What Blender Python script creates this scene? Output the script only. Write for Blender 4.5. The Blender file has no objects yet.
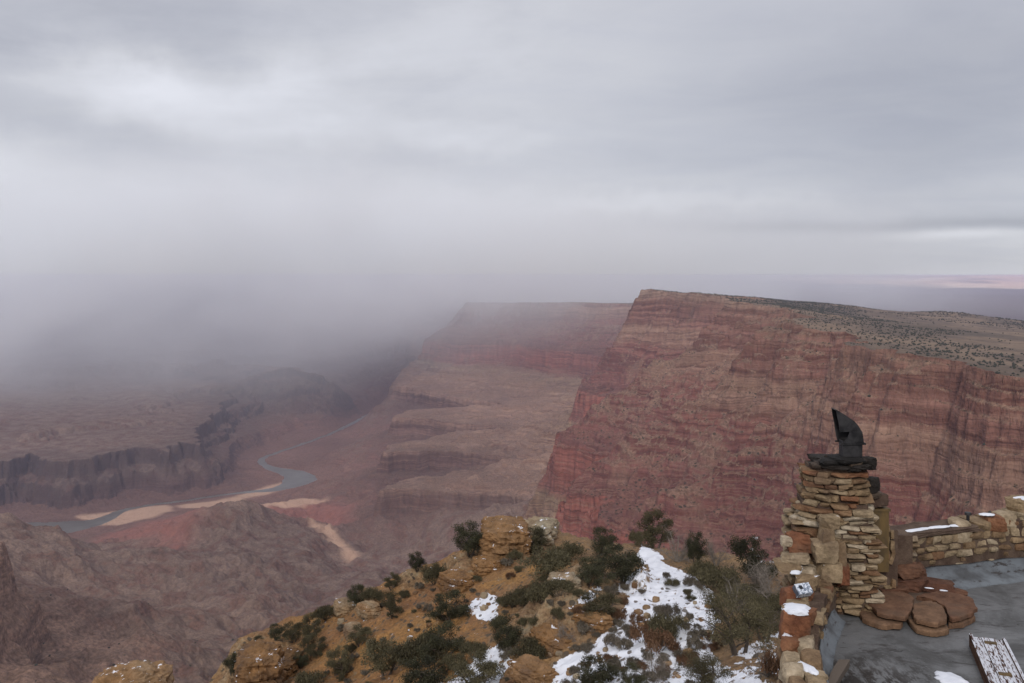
import bpy, bmesh, math, random
import numpy as np
from mathutils import Vector, Matrix, Quaternion

R = math.radians
scene = bpy.context.scene
COL = scene.collection
HZ, F = 275.0, 900.0                      # horizon row and focal length, pixels of a 1024x683 frame

# ------------------------------------------------------------------ camera
cam_d = bpy.data.cameras.new('camera')
cam = bpy.data.objects.new('camera', cam_d)
COL.objects.link(cam)
cam_d.sensor_width = 36.0
cam_d.lens = F * 36.0 / 1024.0
cam_d.shift_y = -(341.5 - HZ) / 1024.0
cam_d.clip_start = 0.1
cam_d.clip_end = 300000.0
cam.location = (0, 0, 0)
cam.rotation_euler = (R(90), 0, 0)
scene.camera = cam

# ------------------------------------------------------------------ node helper
class NT:
    def __init__(s, nt):
        s.nt = nt; s.N = nt.nodes; s.L = nt.links
        s.N.clear()
    def n(s, typ, ins=None, **kw):
        nd = s.N.new(typ)
        for k, v in kw.items():
            setattr(nd, k, v)
        if ins:
            for k, v in ins.items():
                s.put(nd, k, v)
        return nd
    def put(s, nd, k, v):
        sock = nd.inputs[k]
        if isinstance(v, bpy.types.NodeSocket):
            s.L.new(v, sock)
        elif isinstance(v, bpy.types.Node):
            s.L.new(v.outputs[0], sock)
        else:
            if sock.type == 'RGBA' and len(v) == 3: v = (*v, 1)
            sock.default_value = v
    def math(s, op, a, b=0.0, c=0.0, clamp=False):
        nd = s.n('ShaderNodeMath', {0: a, 1: b, 2: c}, operation=op, use_clamp=clamp)
        return nd.outputs[0]
    def mix(s, f, a, b, blend='MIX'):
        nd = s.N.new('ShaderNodeMix'); nd.data_type = 'RGBA'; nd.blend_type = blend
        s.put(nd, 0, f); s.put(nd, 6, a); s.put(nd, 7, b)
        return nd.outputs[2]
    def noise(s, vec, scale, detail=4, rough=0.55, dist=0.0, out=0):
        nd = s.n('ShaderNodeTexNoise', {'Vector': vec, 'Scale': scale, 'Detail': detail, 'Roughness': rough, 'Distortion': dist})
        return nd.outputs[out]
    def scale(s, vec, sc, loc=(0, 0, 0), rot=(0, 0, 0)):
        return s.n('ShaderNodeMapping', {'Vector': vec, 'Scale': sc, 'Location': loc, 'Rotation': rot}).outputs[0]
    def rng(s, v, a, b, c=0.0, d=1.0, smooth=True):
        nd = s.n('ShaderNodeMapRange', {0: v, 1: a, 2: b, 3: c, 4: d}, interpolation_type='SMOOTHSTEP' if smooth else 'LINEAR')
        return nd.outputs[0]
    def ramp(s, v, stops, interp='LINEAR'):
        nd = s.n('ShaderNodeValToRGB', {0: v})
        cr = nd.color_ramp; cr.interpolation = interp
        while len(cr.elements) > 1: cr.elements.remove(cr.elements[-1])
        cr.elements[0].position = stops[0][0]; cr.elements[0].color = (*stops[0][1], 1)
        for p, c in stops[1:]:
            e = cr.elements.new(p); e.color = (*c, 1)
        return nd.outputs[0]

def new_mat(name):
    m = bpy.data.materials.new(name); m.use_nodes = True
    t = NT(m.node_tree)
    out = t.n('ShaderNodeOutputMaterial')
    return m, t, out

def finish(t, out, color, rough=0.9, bump=None, bstr=0.5, bdist=0.05, metallic=0.0, spec=0.3):
    b = t.n('ShaderNodeBsdfPrincipled', {'Base Color': color, 'Roughness': rough, 'Metallic': metallic, 'Specular IOR Level': spec})
    if bump is not None:
        bn = t.n('ShaderNodeBump', {'Height': bump, 'Strength': bstr, 'Distance': bdist})
        t.L.new(bn.outputs[0], b.inputs['Normal'])
    t.L.new(b.outputs[0], out.inputs[0])
    return b

# ------------------------------------------------------------------ world: overcast sky over a Nishita base
SUN_ELEV, SUN_ROT = 31.0, 192.0            # veiled sun behind the camera's left shoulder
world = bpy.data.worlds.new('World'); scene.world = world; world.use_nodes = True
w = NT(world.node_tree)
wout = w.n('ShaderNodeOutputWorld')
sky = w.n('ShaderNodeTexSky', sky_type='NISHITA', sun_disc=False, sun_elevation=R(SUN_ELEV), sun_rotation=R(SUN_ROT), altitude=2200.0)
tc = w.n('ShaderNodeTexCoord').outputs['Generated']
sep = w.n('ShaderNodeSeparateXYZ', {0: tc})
dx, dy, dz = sep.outputs
az = w.math('ARCTAN2', dx, dy)                                   # 0 ahead, + to the right
el = w.math('ARCSINE', dz)
def blob(a0, e0, sa, se, amp, tilt=0.0):
    """a soft bright or dark bank of cloud at one bearing and height of the sky (degrees)"""
    a0, e0, sa, se = map(R, (a0, e0, sa, se))
    da = w.math('SUBTRACT', az, a0)
    de = w.math('SUBTRACT', w.math('SUBTRACT', el, e0), w.math('MULTIPLY', da, tilt))
    q = w.math('ADD', w.math('POWER', w.math('ABSOLUTE', w.math('DIVIDE', da, sa)), 2.0), w.math('POWER', w.math('ABSOLUTE', w.math('DIVIDE', de, se)), 2.0))
    return w.math('MULTIPLY', w.math('EXPONENT', w.math('MULTIPLY', q, -1.0)), amp * 1.35)
# cloud deck seen in perspective: project the view direction on a flat layer
den = w.math('ADD', w.math('MAXIMUM', dz, 0.0), 0.10)
cp = w.n('ShaderNodeCombineXYZ', {0: w.math('DIVIDE', dx, den), 1: w.math('DIVIDE', dy, den), 2: 0.0}).outputs[0]
n1 = w.noise(w.scale(cp, (0.55, 0.75, 1), (3.1, 0.4, 0)), 1.0, 5, 0.55, 0.3)
n2 = w.noise(w.scale(cp, (1.3, 1.9, 1), (7.7, 2.4, 0)), 1.0, 6, 0.6, 0.6)
lum = w.math('ADD', w.rng(n1, 0.25, 0.75, -0.02, 0.028), w.rng(n2, 0.25, 0.75, -0.014, 0.016))
wob = w.noise(tc, 6.0, 5, 0.6)
n3 = w.noise(w.scale(tc, (1, 1, 2.6)), 4.2, 7, 0.58, 0.25)
lum = w.math('ADD', lum, w.math('MULTIPLY', w.rng(n3, .35, .65, -0.035, 0.045), w.rng(az, R(12), R(-6), .15, 1.0)))
wobel = w.math('ADD', el, w.rng(wob, 0.3, 0.7, R(-0.9), R(0.9)))
el_keep = el
SKY = 0.56
lum = w.math('ADD', lum, SKY)
el = wobel
for args in [(-22, 11.0, 9, 1.5, 0.13, 0.05), (-16, 9.3, 13, 0.8, 0.04), (-31, 5.5, 4.5, 2.6, 0.16), (-12, 9.5, 8, 3.5, 0.06),
             (-14, 4.0, 7, 1.6, -0.05), (-31, 9.5, 7, 1.8, -0.06), (-30, 15, 14, 3.0, -0.06, 0.1), (2, 14, 12, 5, 0.03),
             (24, 10, 15, 6, -0.085), (-2.5, 8.2, 6, 0.8, 0.05), (-3, 4.6, 9, 1.1, 0.06), (6, 4.3, 8, 0.55, 0.10), (14, 3.9, 7, 0.35, 0.04)]:
    lum = w.math('ADD', lum, blob(*args))
el = w.math('ADD', el_keep, w.rng(wob, 0.3, 0.7, R(-0.12), R(0.12)))
for args in [(20, 2.9, 18, 0.38, -0.12), (26, 2.35, 4.2, 0.28, 0.15), (31, 1.9, 4.5, 0.3, 0.05), (27, 1.4, 12, 0.35, 0.02), (8, 2.7, 10, 0.6, -0.07),
             (14, 1.4, 14, 0.9, -0.06)]:
    lum = w.math('ADD', lum, blob(*args))
el = el_keep
# an overcast sky is brighter overhead
zen = w.rng(dz, 0.26, 1.0, 1.0, 1.55)
lum = w.math('MULTIPLY', lum, zen)
tint = w.ramp(w.math('ADD', w.math('MULTIPLY', lum, 1.0), w.math('MULTIPLY', w.math('SUBTRACT', n2, 0.5), 0.15)),
              [(0.38, (0.90, 0.935, 1.09)), (0.62, (0.965, 0.98, 1.06))])
cloud = w.n('ShaderNodeVectorMath', {0: tint, 1: w.n('ShaderNodeCombineXYZ', {0: lum, 1: lum, 2: lum}).outputs[0]}, operation='MULTIPLY').outputs[0]
below = w.rng(dz, -0.02, 0.0, 0.35, 1.0)
cloud = w.n('ShaderNodeVectorMath', {0: cloud, 1: w.n('ShaderNodeCombineXYZ', {0: below, 1: below, 2: below}).outputs[0]}, operation='MULTIPLY').outputs[0]
WS = 0.10                                    # background strength
cl10 = w.n('ShaderNodeVectorMath', {0: cloud, 'Scale': 1.0 / WS}, operation='SCALE').outputs[0]
mixed = w.mix(0.95, sky.outputs[0], cl10)
bg = w.n('ShaderNodeBackground', {0: mixed, 1: WS})
w.L.new(bg.outputs[0], wout.inputs[0])
world.cycles.sampling_method = 'MANUAL'
world.cycles.sample_map_resolution = 512

# ------------------------------------------------------------------ the sun behind thin cloud
sd = bpy.data.lights.new('sun', 'SUN'); sun = bpy.data.objects.new('sun', sd); COL.objects.link(sun)
sd.energy = 1.5; sd.angle = R(10); sd.color = (1.0, 0.965, 0.92)
# Nishita: rotation 0 = +Y, clockwise from above
sa = R(SUN_ROT); se_ = R(SUN_ELEV)
sdir = Vector((math.sin(sa) * math.cos(se_), math.cos(sa) * math.cos(se_), math.sin(se_)))
sun.rotation_euler = sdir.to_track_quat('Z', 'Y').to_euler()

# ------------------------------------------------------------------ exposure and render
scene.view_settings.view_transform = 'Standard'
scene.view_settings.look = 'None'
scene.view_settings.exposure = 0.06
scene.view_settings.gamma = 1.0
scene.view_settings.use_curve_mapping = False
cy = scene.cycles
cy.use_denoising = True
cy.max_bounces = 10; cy.diffuse_bounces = 2; cy.glossy_bounces = 2; cy.transmission_bounces = 2
cy.volume_bounces = 8; cy.transparent_max_bounces = 8
cy.volume_step_rate = 1.0; cy.volume_max_steps = 96
cy.caustics_reflective = False; cy.caustics_refractive = False

rng = np.random.default_rng(7)
random.seed(7)

# ------------------------------------------------------------------ numpy noise
_P = rng.permutation(256).astype(np.int64); _P = np.concatenate([_P, _P, _P])
_A = rng.random(256) * 2 * np.pi
_G = np.stack([np.cos(_A), np.sin(_A)], 1)
def perlin(x, y, seed=0):
    x = np.asarray(x, float) + seed * 17.13; y = np.asarray(y, float) + seed * 9.71
    xi = np.floor(x).astype(np.int64); yi = np.floor(y).astype(np.int64)
    xf = x - xi; yf = y - yi; xi &= 255; yi &= 255
    u = xf * xf * xf * (xf * (xf * 6 - 15) + 10); v = yf * yf * yf * (yf * (yf * 6 - 15) + 10)
    def g(ix, iy, fx, fy):
        h = _P[_P[ix & 255] + (iy & 255)]
        return _G[h, 0] * fx + _G[h, 1] * fy
    a = g(xi, yi, xf, yf); b = g(xi + 1, yi, xf - 1, yf); c = g(xi, yi + 1, xf, yf - 1); d = g(xi + 1, yi + 1, xf - 1, yf - 1)
    return (a + u * (b - a) + v * ((c + u * (d - c)) - (a + u * (b - a)))) * 1.45
def fbm(x, y, o=4, seed=0, g=0.5):
    s = 0; a = 1.0; n = 0
    for k in range(o):
        s = s + a * perlin(x, y, seed + k * 3.7); n += a; a *= g; x = x * 2.03; y = y * 2.03
    return s / n
def ridged(x, y, o=4, seed=0, g=0.5):
    s = 0; a = 1.0; n = 0
    for k in range(o):
        s = s + a * (1 - 2 * np.abs(perlin(x, y, seed + k * 5.3))); n += a; a *= g; x = x * 2.07; y = y * 2.07
    return s / n
def sst(a, b, x):
    t = np.clip((x - a) / (b - a), 0, 1); return t * t * (3 - 2 * t)

def wp(px, py, Y):
    """the world point seen at a pixel at forward distance Y"""
    return ((px - 512.0) / F * Y, Y, -(py - HZ) / F * Y)

class TPS:
    def __init__(s, pts, sc=1.0, smooth=0.0):
        p = np.array(pts, float); s.sc = sc
        s.c = p[:, :2] / sc; z = p[:, 2]; n = len(p)
        K = s.phi(np.hypot(*(s.c[:, None] - s.c[None]).transpose(2, 0, 1))) + smooth * np.eye(n)
        P = np.c_[np.ones(n), s.c]
        A = np.block([[K, P], [P.T, np.zeros((3, 3))]])
        s.w = np.linalg.solve(A, np.r_[z, 0, 0, 0])
    @staticmethod
    def phi(r):
        return r                                    # biharmonic in 3D: tight, little overshoot
    def __call__(s, x, y):
        x = np.asarray(x, float) / s.sc; y = np.asarray(y, float) / s.sc
        out = s.w[-3] + s.w[-2] * x + s.w[-1] * y
        for i in range(len(s.c)):
            out = out + s.w[i] * s.phi(np.hypot(x - s.c[i, 0], y - s.c[i, 1]))
        return out

def seg_dist(x, y, poly, closed=False, want_t=False):
    best = np.full(np.shape(x), 1e12); P = list(poly)
    if closed: P = P + [P[0]]
    for (ax, ay), (bx, by) in zip(P[:-1], P[1:]):
        vx, vy = bx - ax, by - ay
        t = np.clip(((x - ax) * vx + (y - ay) * vy) / (vx * vx + vy * vy + 1e-9), 0, 1)
        d = (x - ax - t * vx) ** 2 + (y - ay - t * vy) ** 2
        best = np.minimum(best, d)
    return np.sqrt(best)
def inside(x, y, poly):
    c = np.zeros(np.shape(x), bool); P = list(poly)
    for (ax, ay), (bx, by) in zip(P, P[1:] + P[:1]):
        cond = ((ay > y) != (by > y)) & (x < (bx - ax) * (y - ay) / (by - ay + 1e-12) + ax)
        c ^= cond
    return c
def sdist(x, y, poly):
    """+ outside, - inside"""
    d = seg_dist(x, y, poly, True)
    return np.where(inside(x, y, poly), -d, d)

def grid_mesh(name, X, Y, Z, keep=None, attrs=None, smooth=False):
    """one object from a structured grid; keep: mask of faces"""
    nr, nc = X.shape
    idx = np.arange(nr * nc).reshape(nr, nc)
    q = np.stack([idx[:-1, :-1], idx[:-1, 1:], idx[1:, 1:], idx[1:, :-1]], -1)
    q = q.reshape(-1, 4) if keep is None else q[keep]
    used = np.zeros(nr * nc, bool); used[q.ravel()] = True
    remap = np.cumsum(used) - 1
    q = remap[q]
    co = np.stack([X.ravel(), Y.ravel(), Z.ravel()], 1)[used].astype(np.float32)
    me = bpy.data.meshes.new(name)
    me.vertices.add(len(co)); me.vertices.foreach_set('co', co.ravel())
    me.loops.add(q.size); me.loops.foreach_set('vertex_index', q.ravel().astype(np.int32))
    me.polygons.add(len(q)); me.polygons.foreach_set('loop_start', np.arange(0, q.size, 4, dtype=np.int32))
    me.polygons.foreach_set('loop_total', np.full(len(q), 4, dtype=np.int32))
    if smooth: me.polygons.foreach_set('use_smooth', np.ones(len(q), bool))
    for k, v in (attrs or {}).items():
        a = me.attributes.new(k, 'FLOAT', 'POINT'); a.data.foreach_set('value', v.ravel()[used].astype(np.float32))
    me.update(); me.validate()
    o = bpy.data.objects.new(name, me); COL.objects.link(o)
    return o

def setp(o, label=None, cat=None, group=None, kind=None):
    if label: o['label'] = label
    if cat: o['category'] = cat
    if group: o['group'] = group
    if kind: o['kind'] = kind
    return o

#@@TERRAIN
# ================================================================== THE CANYON
def K(px, py, Y): return wp(px, py, Y)
plateau_pts = [K(650, 290, 6000), K(668, 292, 5950), K(690, 295, 5800), K(740, 299, 4500), K(750, 298.5, 5600), K(740, 302, 4100), K(800, 316, 3300), K(860, 338, 2600),
               K(930, 352, 2150), K(1000, 366, 1800), K(1080, 385, 1600), K(1024, 345, 2500), K(1024, 331, 3700), K(940, 326, 3700),
               K(870, 318, 4300), K(820, 302.5, 5400), K(900, 312, 5200), K(1024, 322, 5200), K(960, 312.5, 5100), K(1150, 345, 4000),
               (4200, 7000, -430), (2600, 7600, -470), (6500, 5000, -400), (6500, 9000, -500), (2500, 9500, -420), (1200, 8000, -380),
               K(640, 303, 8600), K(560, 303, 9300), K(480, 303, 9900), (600, 11000, -400), (2000, 14000, -480), (-600, 15000, -420), (9000, 2000, -350), (9000, 15000, -510)]
plateau = TPS(plateau_pts, 1000.0)
RIM = [(1300, 900), (1020, 1500), (930, 1700), (900, 2050), (1010, 2600), (960, 2950), (1130, 3300), (1180, 3800), (1000, 4150), (1060, 4350), (1400, 4700), (1420, 5100),
       (1180, 5300), (1080, 5750), (1010, 5880), (985, 6060), (1040, 6180), (1400, 6700), (1450, 7600), (1300, 8400), (900, 8700), (560, 9250), (200, 9300), (-100, 9800), (-430, 9850), (-450, 10200), (-100, 11200),
       (-300, 12500), (-900, 14500), (-1500, 18000), (-1500, 24000), (14000, 24000), (14000, 900)]
REDW = [(1100, 300), (760, 1300), (560, 1900), (600, 2100), (330, 2550), (360, 2750), (225, 3080), (260, 3200), (470, 3420), (235, 3740), (270, 3950), (520, 4300),
        (760, 4650), (760, 5050), (480, 5300), (440, 5600), (520, 6000), (640, 6350), (900, 6900), (1000, 7600), (650, 8000), (250, 8500), (-50, 8900), (-500, 9100), (-900, 9700), (-700, 10800), (-1000, 12200),
        (-1600, 14500), (-2300, 18000), (-2300, 25000), (15000, 25000), (15000, 300)]
TAP = [(1000, -200), (500, 1200), (250, 1900), (0, 2600), (-120, 3100), (60, 3650), (140, 4300), (60, 4640), (-200, 4640), (-400, 4720), (-560, 4680), (-540, 4900), (-250, 5150), (250, 5400), (-150, 5640),
       (-420, 5700), (-740, 5660), (-760, 5900), (-350, 6350), (100, 6450), (-560, 6750), (-860, 6900), (-760, 7350), (0, 7600), (-500, 8100), (-1000, 8700), (-1250, 9500),
       (-1100, 11000), (-1700, 14500), (-2600, 18000), (-2600, 26000), (16000, 26000), (16000, -200)]
def strata(t):
    """cross-section of the upper wall: t 0..1 from rim to Redwall top -> 0..1 of the drop, cliffs and ledges"""
    xs = [0, .05, .14, .18, .22, .25, .30, .33, .40, .42, .46, .475, .52, .535, .58, .60, .65, .67, .71, .725, .77, .785, .83, .845, .90, .915, .96, .97, 1.0]
    ys = [0, .07, .14, .24, .27, .35, .38, .46, .50, .54, .56, .60, .615, .655, .67, .71, .73, .775, .79, .825, .84, .875, .885, .915, .93, .955, .965, .985, 1.0]
    return np.interp(t, xs, ys)

RIV = [(-80, 531), (20, 529), (60, 528), (100, 521), (128, 509), (190, 500), (238, 493), (278, 489), (300, 480), (292, 473), (268, 467), (262, 459), (285, 450), (330, 434), (372, 413), (392, 400), (405, 390)]
RIVZ = -1450.0
def flat(px, py, z=RIVZ):
    Y = -z * F / (py - HZ); return ((px - 512) / F * Y, Y)
RIVP = [flat(*p) for p in RIV]
def spline(P, W, n=5):
    P = np.array(P); W = np.array(W, float); o = []; ow = []
    for i in range(len(P) - 1):
        p0, p1, p2, p3 = P[max(i - 1, 0)], P[i], P[i + 1], P[min(i + 2, len(P) - 1)]
        for u in np.arange(n) / n:
            o.append(tuple(.5 * (2 * p1 + (p2 - p0) * u + (2 * p0 - 5 * p1 + 4 * p2 - p3) * u * u + (3 * p1 - p0 - 3 * p2 + p3) * u ** 3))); ow.append(W[i] + (W[i + 1] - W[i]) * u)
    return o + [tuple(P[-1])], ow + [W[-1]]
RIVW = [90, 150, 160, 70, 24, 20, 26, 60, 130, 100, 36, 26, 20, 20, 32, 34, 40]      # half-widths: pools and narrows
RIVC, RIVCW = RIVP, RIVW
RIVP, RIVW = spline(RIVP, [w * .9 for w in RIVW], 3)

floor_pts = [K(230, 509, 4300), K(215, 513, 4350), K(245, 514, 4300), K(200, 517, 4550), K(150, 530, 4750), K(100, 546, 4500), K(165, 545, 4300), K(270, 523, 4450), K(300, 541, 4300), K(330, 557, 4200),
             K(372, 583, 3850), K(400, 545, 4500), K(450, 528, 4450), K(500, 520, 4350), K(540, 530, 4000), K(380, 505, 5200), K(340, 492, 5800), K(300, 522, 5000), K(255, 514, 5150),
             K(350, 535, 4800), K(300, 565, 3800), K(240, 560, 3750), K(190, 560, 3800), K(140, 562, 3850), K(300, 600, 3300), K(200, 600, 3150), K(240, 585, 3450), K(350, 612, 3000),
             K(430, 600, 3300), K(90, 590, 2950), K(60, 541, 3500), K(20, 530, 3600), K(-20, 522, 3700), K(130, 571, 3300), K(70, 560, 3200), K(0, 545, 3100), K(250, 655, 2400), K(150, 640, 2350), K(60, 620, 2250),
             K(100, 683, 1900), K(200, 683, 1950), K(350, 683, 2000), K(300, 640, 2500), K(-60, 530, 4200), K(-100, 540, 4800), (0, 1200, -700), (-700, 900, -600), (-1500, 600, -500), (800, 1000, -500),
             K(380, 450, 7200), K(330, 470, 6500), K(420, 430, 8200), K(400, 470, 6000), K(440, 500, 5100), K(470, 480, 5400), K(450, 405, 9500), K(420, 388, 11500),
             # far bank
             K(0, 503, 5650), K(-60, 505, 5500), K(100, 497, 5800), K(190, 487, 6050), K(0, 462, 5950), K(-80, 460, 5700), K(45, 453, 6050), K(100, 461, 6100), K(150, 444, 6500), K(200, 446, 6500), K(176, 424, 6850),
             K(212, 468, 6400), K(240, 470, 6550), K(225, 445, 7050), K(250, 432, 7500), K(0, 425, 7400), K(80, 425, 7300), K(140, 415, 7500), K(0, 400, 8500), K(-200, 400, 8500), K(150, 398, 8200),
             K(200, 385, 9200), K(250, 378, 9400), K(298, 371, 9600), K(335, 388, 9500), K(300, 405, 9000), K(300, 425, 8400), K(0, 350, 11000), K(150, 350, 11500), K(-300, 350, 11000),
             K(290, 318, 13000), K(330, 330, 12800), K(360, 362, 12500), K(230, 340, 12500), K(400, 352, 14000), K(430, 330, 16000), (-2000, 19000, -400), (-7000, 17000, -350), (-14000, 15000, -350),
             (-14000, 24000, -350), (-2000, 28000, -380), (-14000, 5000, -1000), (-6000, 2500, -700), (-4000, 4200, -1250), (-9000, 5500, -1150), (3000, 28000, -450), (-30000, 30000, -300)]
floorf = TPS(floor_pts, 1000.0)
floor_pts = [p for p in floor_pts if seg_dist(np.array(p[0]), np.array(p[1]), RIVP) > 330]
for (rx, ry), rw in zip(RIVC, RIVCW):
    floor_pts += [(rx, ry, RIVZ + 3), (rx + 40, ry - rw - 230, RIVZ + 22)]
floor_pts += [(rx - 60, ry + rw + 120, RIVZ + 25) for (rx, ry), rw in list(zip(RIVC, RIVCW))[10:]]
floorf = TPS(floor_pts, 1000.0)
GULLIES = [([(1350, 4850), (1000, 4560), (620, 4380), (330, 4180)], -170, 150), ([(1180, 3520), (750, 3380), (300, 3300)], -120, 100), ([(1100, 2750), (700, 2640), (380, 2640)], -110, 90),
           ([(960, 2290), (720, 2230), (480, 2250)], -95, 80), ([(1080, 5600), (760, 5420), (430, 5330)], -110, 120), ([(920, 1850), (640, 1720)], -90, 70),
           ([(1000, 4120), (720, 3960), (330, 3780)], 85, 110), ([(990, 3080), (640, 2980), (260, 2960)], 70, 90), ([(930, 2500), (620, 2420), (420, 2400)], 55, 70), ([(900, 2040), (600, 1980)], 60, 70),
           ([(1000, 5950), (700, 5700), (450, 5560)], 70, 100), ([(1160, 3750), (900, 3640), (560, 3560)], 45, 70)]
BUTTE = [K(205, 400, 8600), K(240, 384, 8900), K(272, 372, 9100), K(298, 368, 9200), K(322, 376, 9300), K(345, 392, 9400), K(362, 404, 9300)]
BUTTE2 = [K(60, 425, 7300), K(120, 418, 7400), K(176, 423, 6950), K(196, 440, 6700)]
NORTHB = [flat(*p, z=-1160.0) for p in [(-200, 470), (-60, 464), (-5, 459), (20, 461), (40, 452), (62, 461), (80, 462), (120, 452), (150, 447), (172, 449), (198, 441), (212, 444), (206, 428), (222, 415)]] + [(-2900, 9500), (-9000, 12000), (-9000, 5600)]
BUTT = [(-930, 1560), (-925, 1640), (-950, 1720), (-1050, 1800), (-1100, 2050), (-2500, 2300), (-3500, 1500), (-1500, 600), (-950, 1250)]

def seg_dist_w(x, y, poly, wd):
    best = np.full(np.shape(x), 1e12)
    for (ax, ay), (bx, by), wa, wb in zip(poly[:-1], poly[1:], wd[:-1], wd[1:]):
        vx, vy = bx - ax, by - ay
        t = np.clip(((x - ax) * vx + (y - ay) * vy) / (vx * vx + vy * vy + 1e-9), 0, 1)
        d = np.hypot(x - ax - t * vx, y - ay - t * vy) - (wa + (wb - wa) * t)
        best = np.minimum(best, d)
    return best
def ledge(h, period, sharp, phase=0.0):
    q = (h + phase) / period; f = np.floor(q); r = q - f
    r2 = np.where(r < sharp, r / sharp * 0.35, 0.35 + (r - sharp) / (1 - sharp) * 0.65)
    r2 = np.where(r < 0.72, r * 0.30, 0.216 + (r - 0.72) / 0.28 * 0.784)
    return (f + r2) * period - phase

def canyon_height(x, y):
    # crinkle every contour with the same warp: side canyons, buttresses, flutes
    f1 = sst(400, 2500, y)
    wx = 135 * fbm(x / 620, y / 620, 3, 1) + 60 * ridged(x / 230, y / 230, 3, 2) + 17 * ridged(x / 60, y / 60, 2, 21)
    wy = 95 * fbm(x / 620, y / 620, 3, 5) + 60 * ridged(x / 230, y / 230, 3, 6) + 17 * ridged(x / 60, y / 60, 2, 22)
    X = x + wx * f1; Y = y + wy * f1
    gul = ridged(x / 900, y / 260, 3, 51) * 230 + ridged(x / 500 + .2 * y / 500, y / 120, 3, 52) * 85       # gullies running down the fall line
    dr = sdist(X, Y, RIM); dw = sdist(X, Y, REDW)
    gk = np.clip(dr / 150, 0, 1) * np.clip(-dw / 120, 0, 1)
    dr = dr + (gul - 75) * gk * f1; dt = sdist(x + wx * 1.05 + 38 * ridged(x / 130, y / 130, 2, 23), y + wy * 1.05, TAP)
    pl = plateau(x, y) + (9 * fbm(x / 260, y / 260, 4, 8) + 9 * ridged(x / 120, y / 120, 3, 88) * np.exp(-(dr / 160) ** 2)) * f1
    zr = -690 + 25 * fbm(x / 900, y / 900, 2, 9)
    zt = -1105 + 20 * fbm(x / 900, y / 900, 2, 10) + sst(5000, 9000, y) * 30
    # rim -> Redwall
    t = np.clip(dr / np.maximum(dr - np.minimum(dw, 0) + 1e-3, 30), 0, 1)
    lin = np.clip(.12 + .5 * fbm(x / 300, y / 300, 3, 53) + .15 * (1 - sst(2000, 3200, y)), 0, .9)
    upper = pl + (zr - pl) * (strata(t) * (1 - lin) + t ** .92 * lin)
    for pl_, amp, sg in GULLIES:
        gd = seg_dist(x + wx * .5 + 25 * fbm(x / 90, y / 90, 2, 69), y + wy * .5, pl_)
        upper = upper + amp * np.exp(-(gd / sg) ** 1.5) * gk
    lz = upper + 8 * fbm(x / 160, y / 160, 2, 57)
    upper = upper + (ledge(lz, 27, .6) - lz) * np.clip(.75 + .8 * fbm(x / 130, y / 130, 2, 58), 0, 1) * (dr > 0)
    upper = upper + (13 * ridged(x / 150, y / 60, 4, 54) + 14 * ridged(x / 60, y / 60, 3, 56)) * gk
    # Redwall cliff -> slope -> Tapeats
    t2 = np.clip(dw / np.maximum(dw - np.minimum(dt, 0) + 1e-3, 30), 0, 1)
    cl = np.clip(dw / 55, 0, 1)
    cliff = 175 * (0.72 * np.clip(dw / 30, 0, 1) + 0.28 * np.clip((dw - 55) / 25, 0, 1))
    mid0 = zr - cliff
    bend = np.interp(t2, [0, .12, .45, .50, .72, 1.0], [0, .12, .62, .70, .90, 1.0])
    mid = mid0 + (zt - mid0) * bend * (t2 > 0)
    mid = mid + 80 * (ridged(x / 420, y / 420, 4, 59) - .2) * np.clip(t2 * (1 - t2) * 4, 0, 1)
    mid = mid + (ledge(mid, 34, .6) - mid) * .5 * (t2 > .05)
    # below Tapeats
    h2 = 125
    tcl = h2 * (np.clip(dt / 22, 0, 1) * .6 + .4 * np.clip((dt - 26) / 14, 0, 1))
    low = zt - tcl - np.maximum(dt - 40, 0) * 0.36
    east = np.where(dr < 0, pl, np.where(dw < 0, upper, np.where(dt < 0, mid, low)))
    # everything else
    wd = np.hypot(wx, wy)
    fl = floorf(x + wx * .55, y + wy * .55)
    rdw = seg_dist_w(x, y, RIVP, RIVW)
    rough = (130 * (ridged(x / 900, y / 1100, 5, 11, .55) - .3) + 26 * ridged(x / 170, y / 170, 3, 12)) * sst(60, 1300, rdw)
    nearr = sst(400, 2600, y)
    fl = fl + rough * (0.6 + 0.4 * nearr)
    n = sst(5400, 6200, y) * (x < 0)
    led = ledge(fl, 120, .6, 30 + 25 * fbm(x / 1500, y / 1500, 2, 13))
    fl = fl + (led - fl) * (0.25 + 0.6 * n)
    dn = sdist(x + wx * 1.1, y + wy * 1.1, NORTHB)
    nb = np.where(dn < 0, -1160 + np.minimum(-dn, 2500) * .03 + 12 * fbm(x / 200, y / 200, 3, 55), -1160 - np.interp(dn, [0, 30, 90, 120, 220, 500], [0, 95, 130, 235, 270, 330]))
    fl = np.maximum(fl, nb)
    # dark ridge behind the far bend of the river, its crest rising and falling
    for cr in (BUTTE, BUTTE2):
        best = np.full(x.shape, -3000.0)
        xa, ya = x + wx * .9, y + wy * .9
        for (ax, ay, az_), (bx, by, bz_) in zip(cr[:-1], cr[1:]):
            vx, vy = bx - ax, by - ay
            tt = np.clip(((xa - ax) * vx + (ya - ay) * vy) / (vx * vx + vy * vy), 0, 1)
            dd = np.hypot(xa - ax - tt * vx, ya - ay - tt * vy)
            best = np.maximum(best, az_ + (bz_ - az_) * tt - np.interp(dd, [0, 40, 70, 300, 330, 1500], [0, 10, 60, 200, 250, 800]))
        best_b = best if cr is BUTTE else best_b
        fl = np.maximum(fl, best + 30 * (ridged(x / 260, y / 260, 4, 68) - .2))
    db = sdist(X * .6 + x * .4, Y * .6 + y * .4, BUTT)
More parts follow.
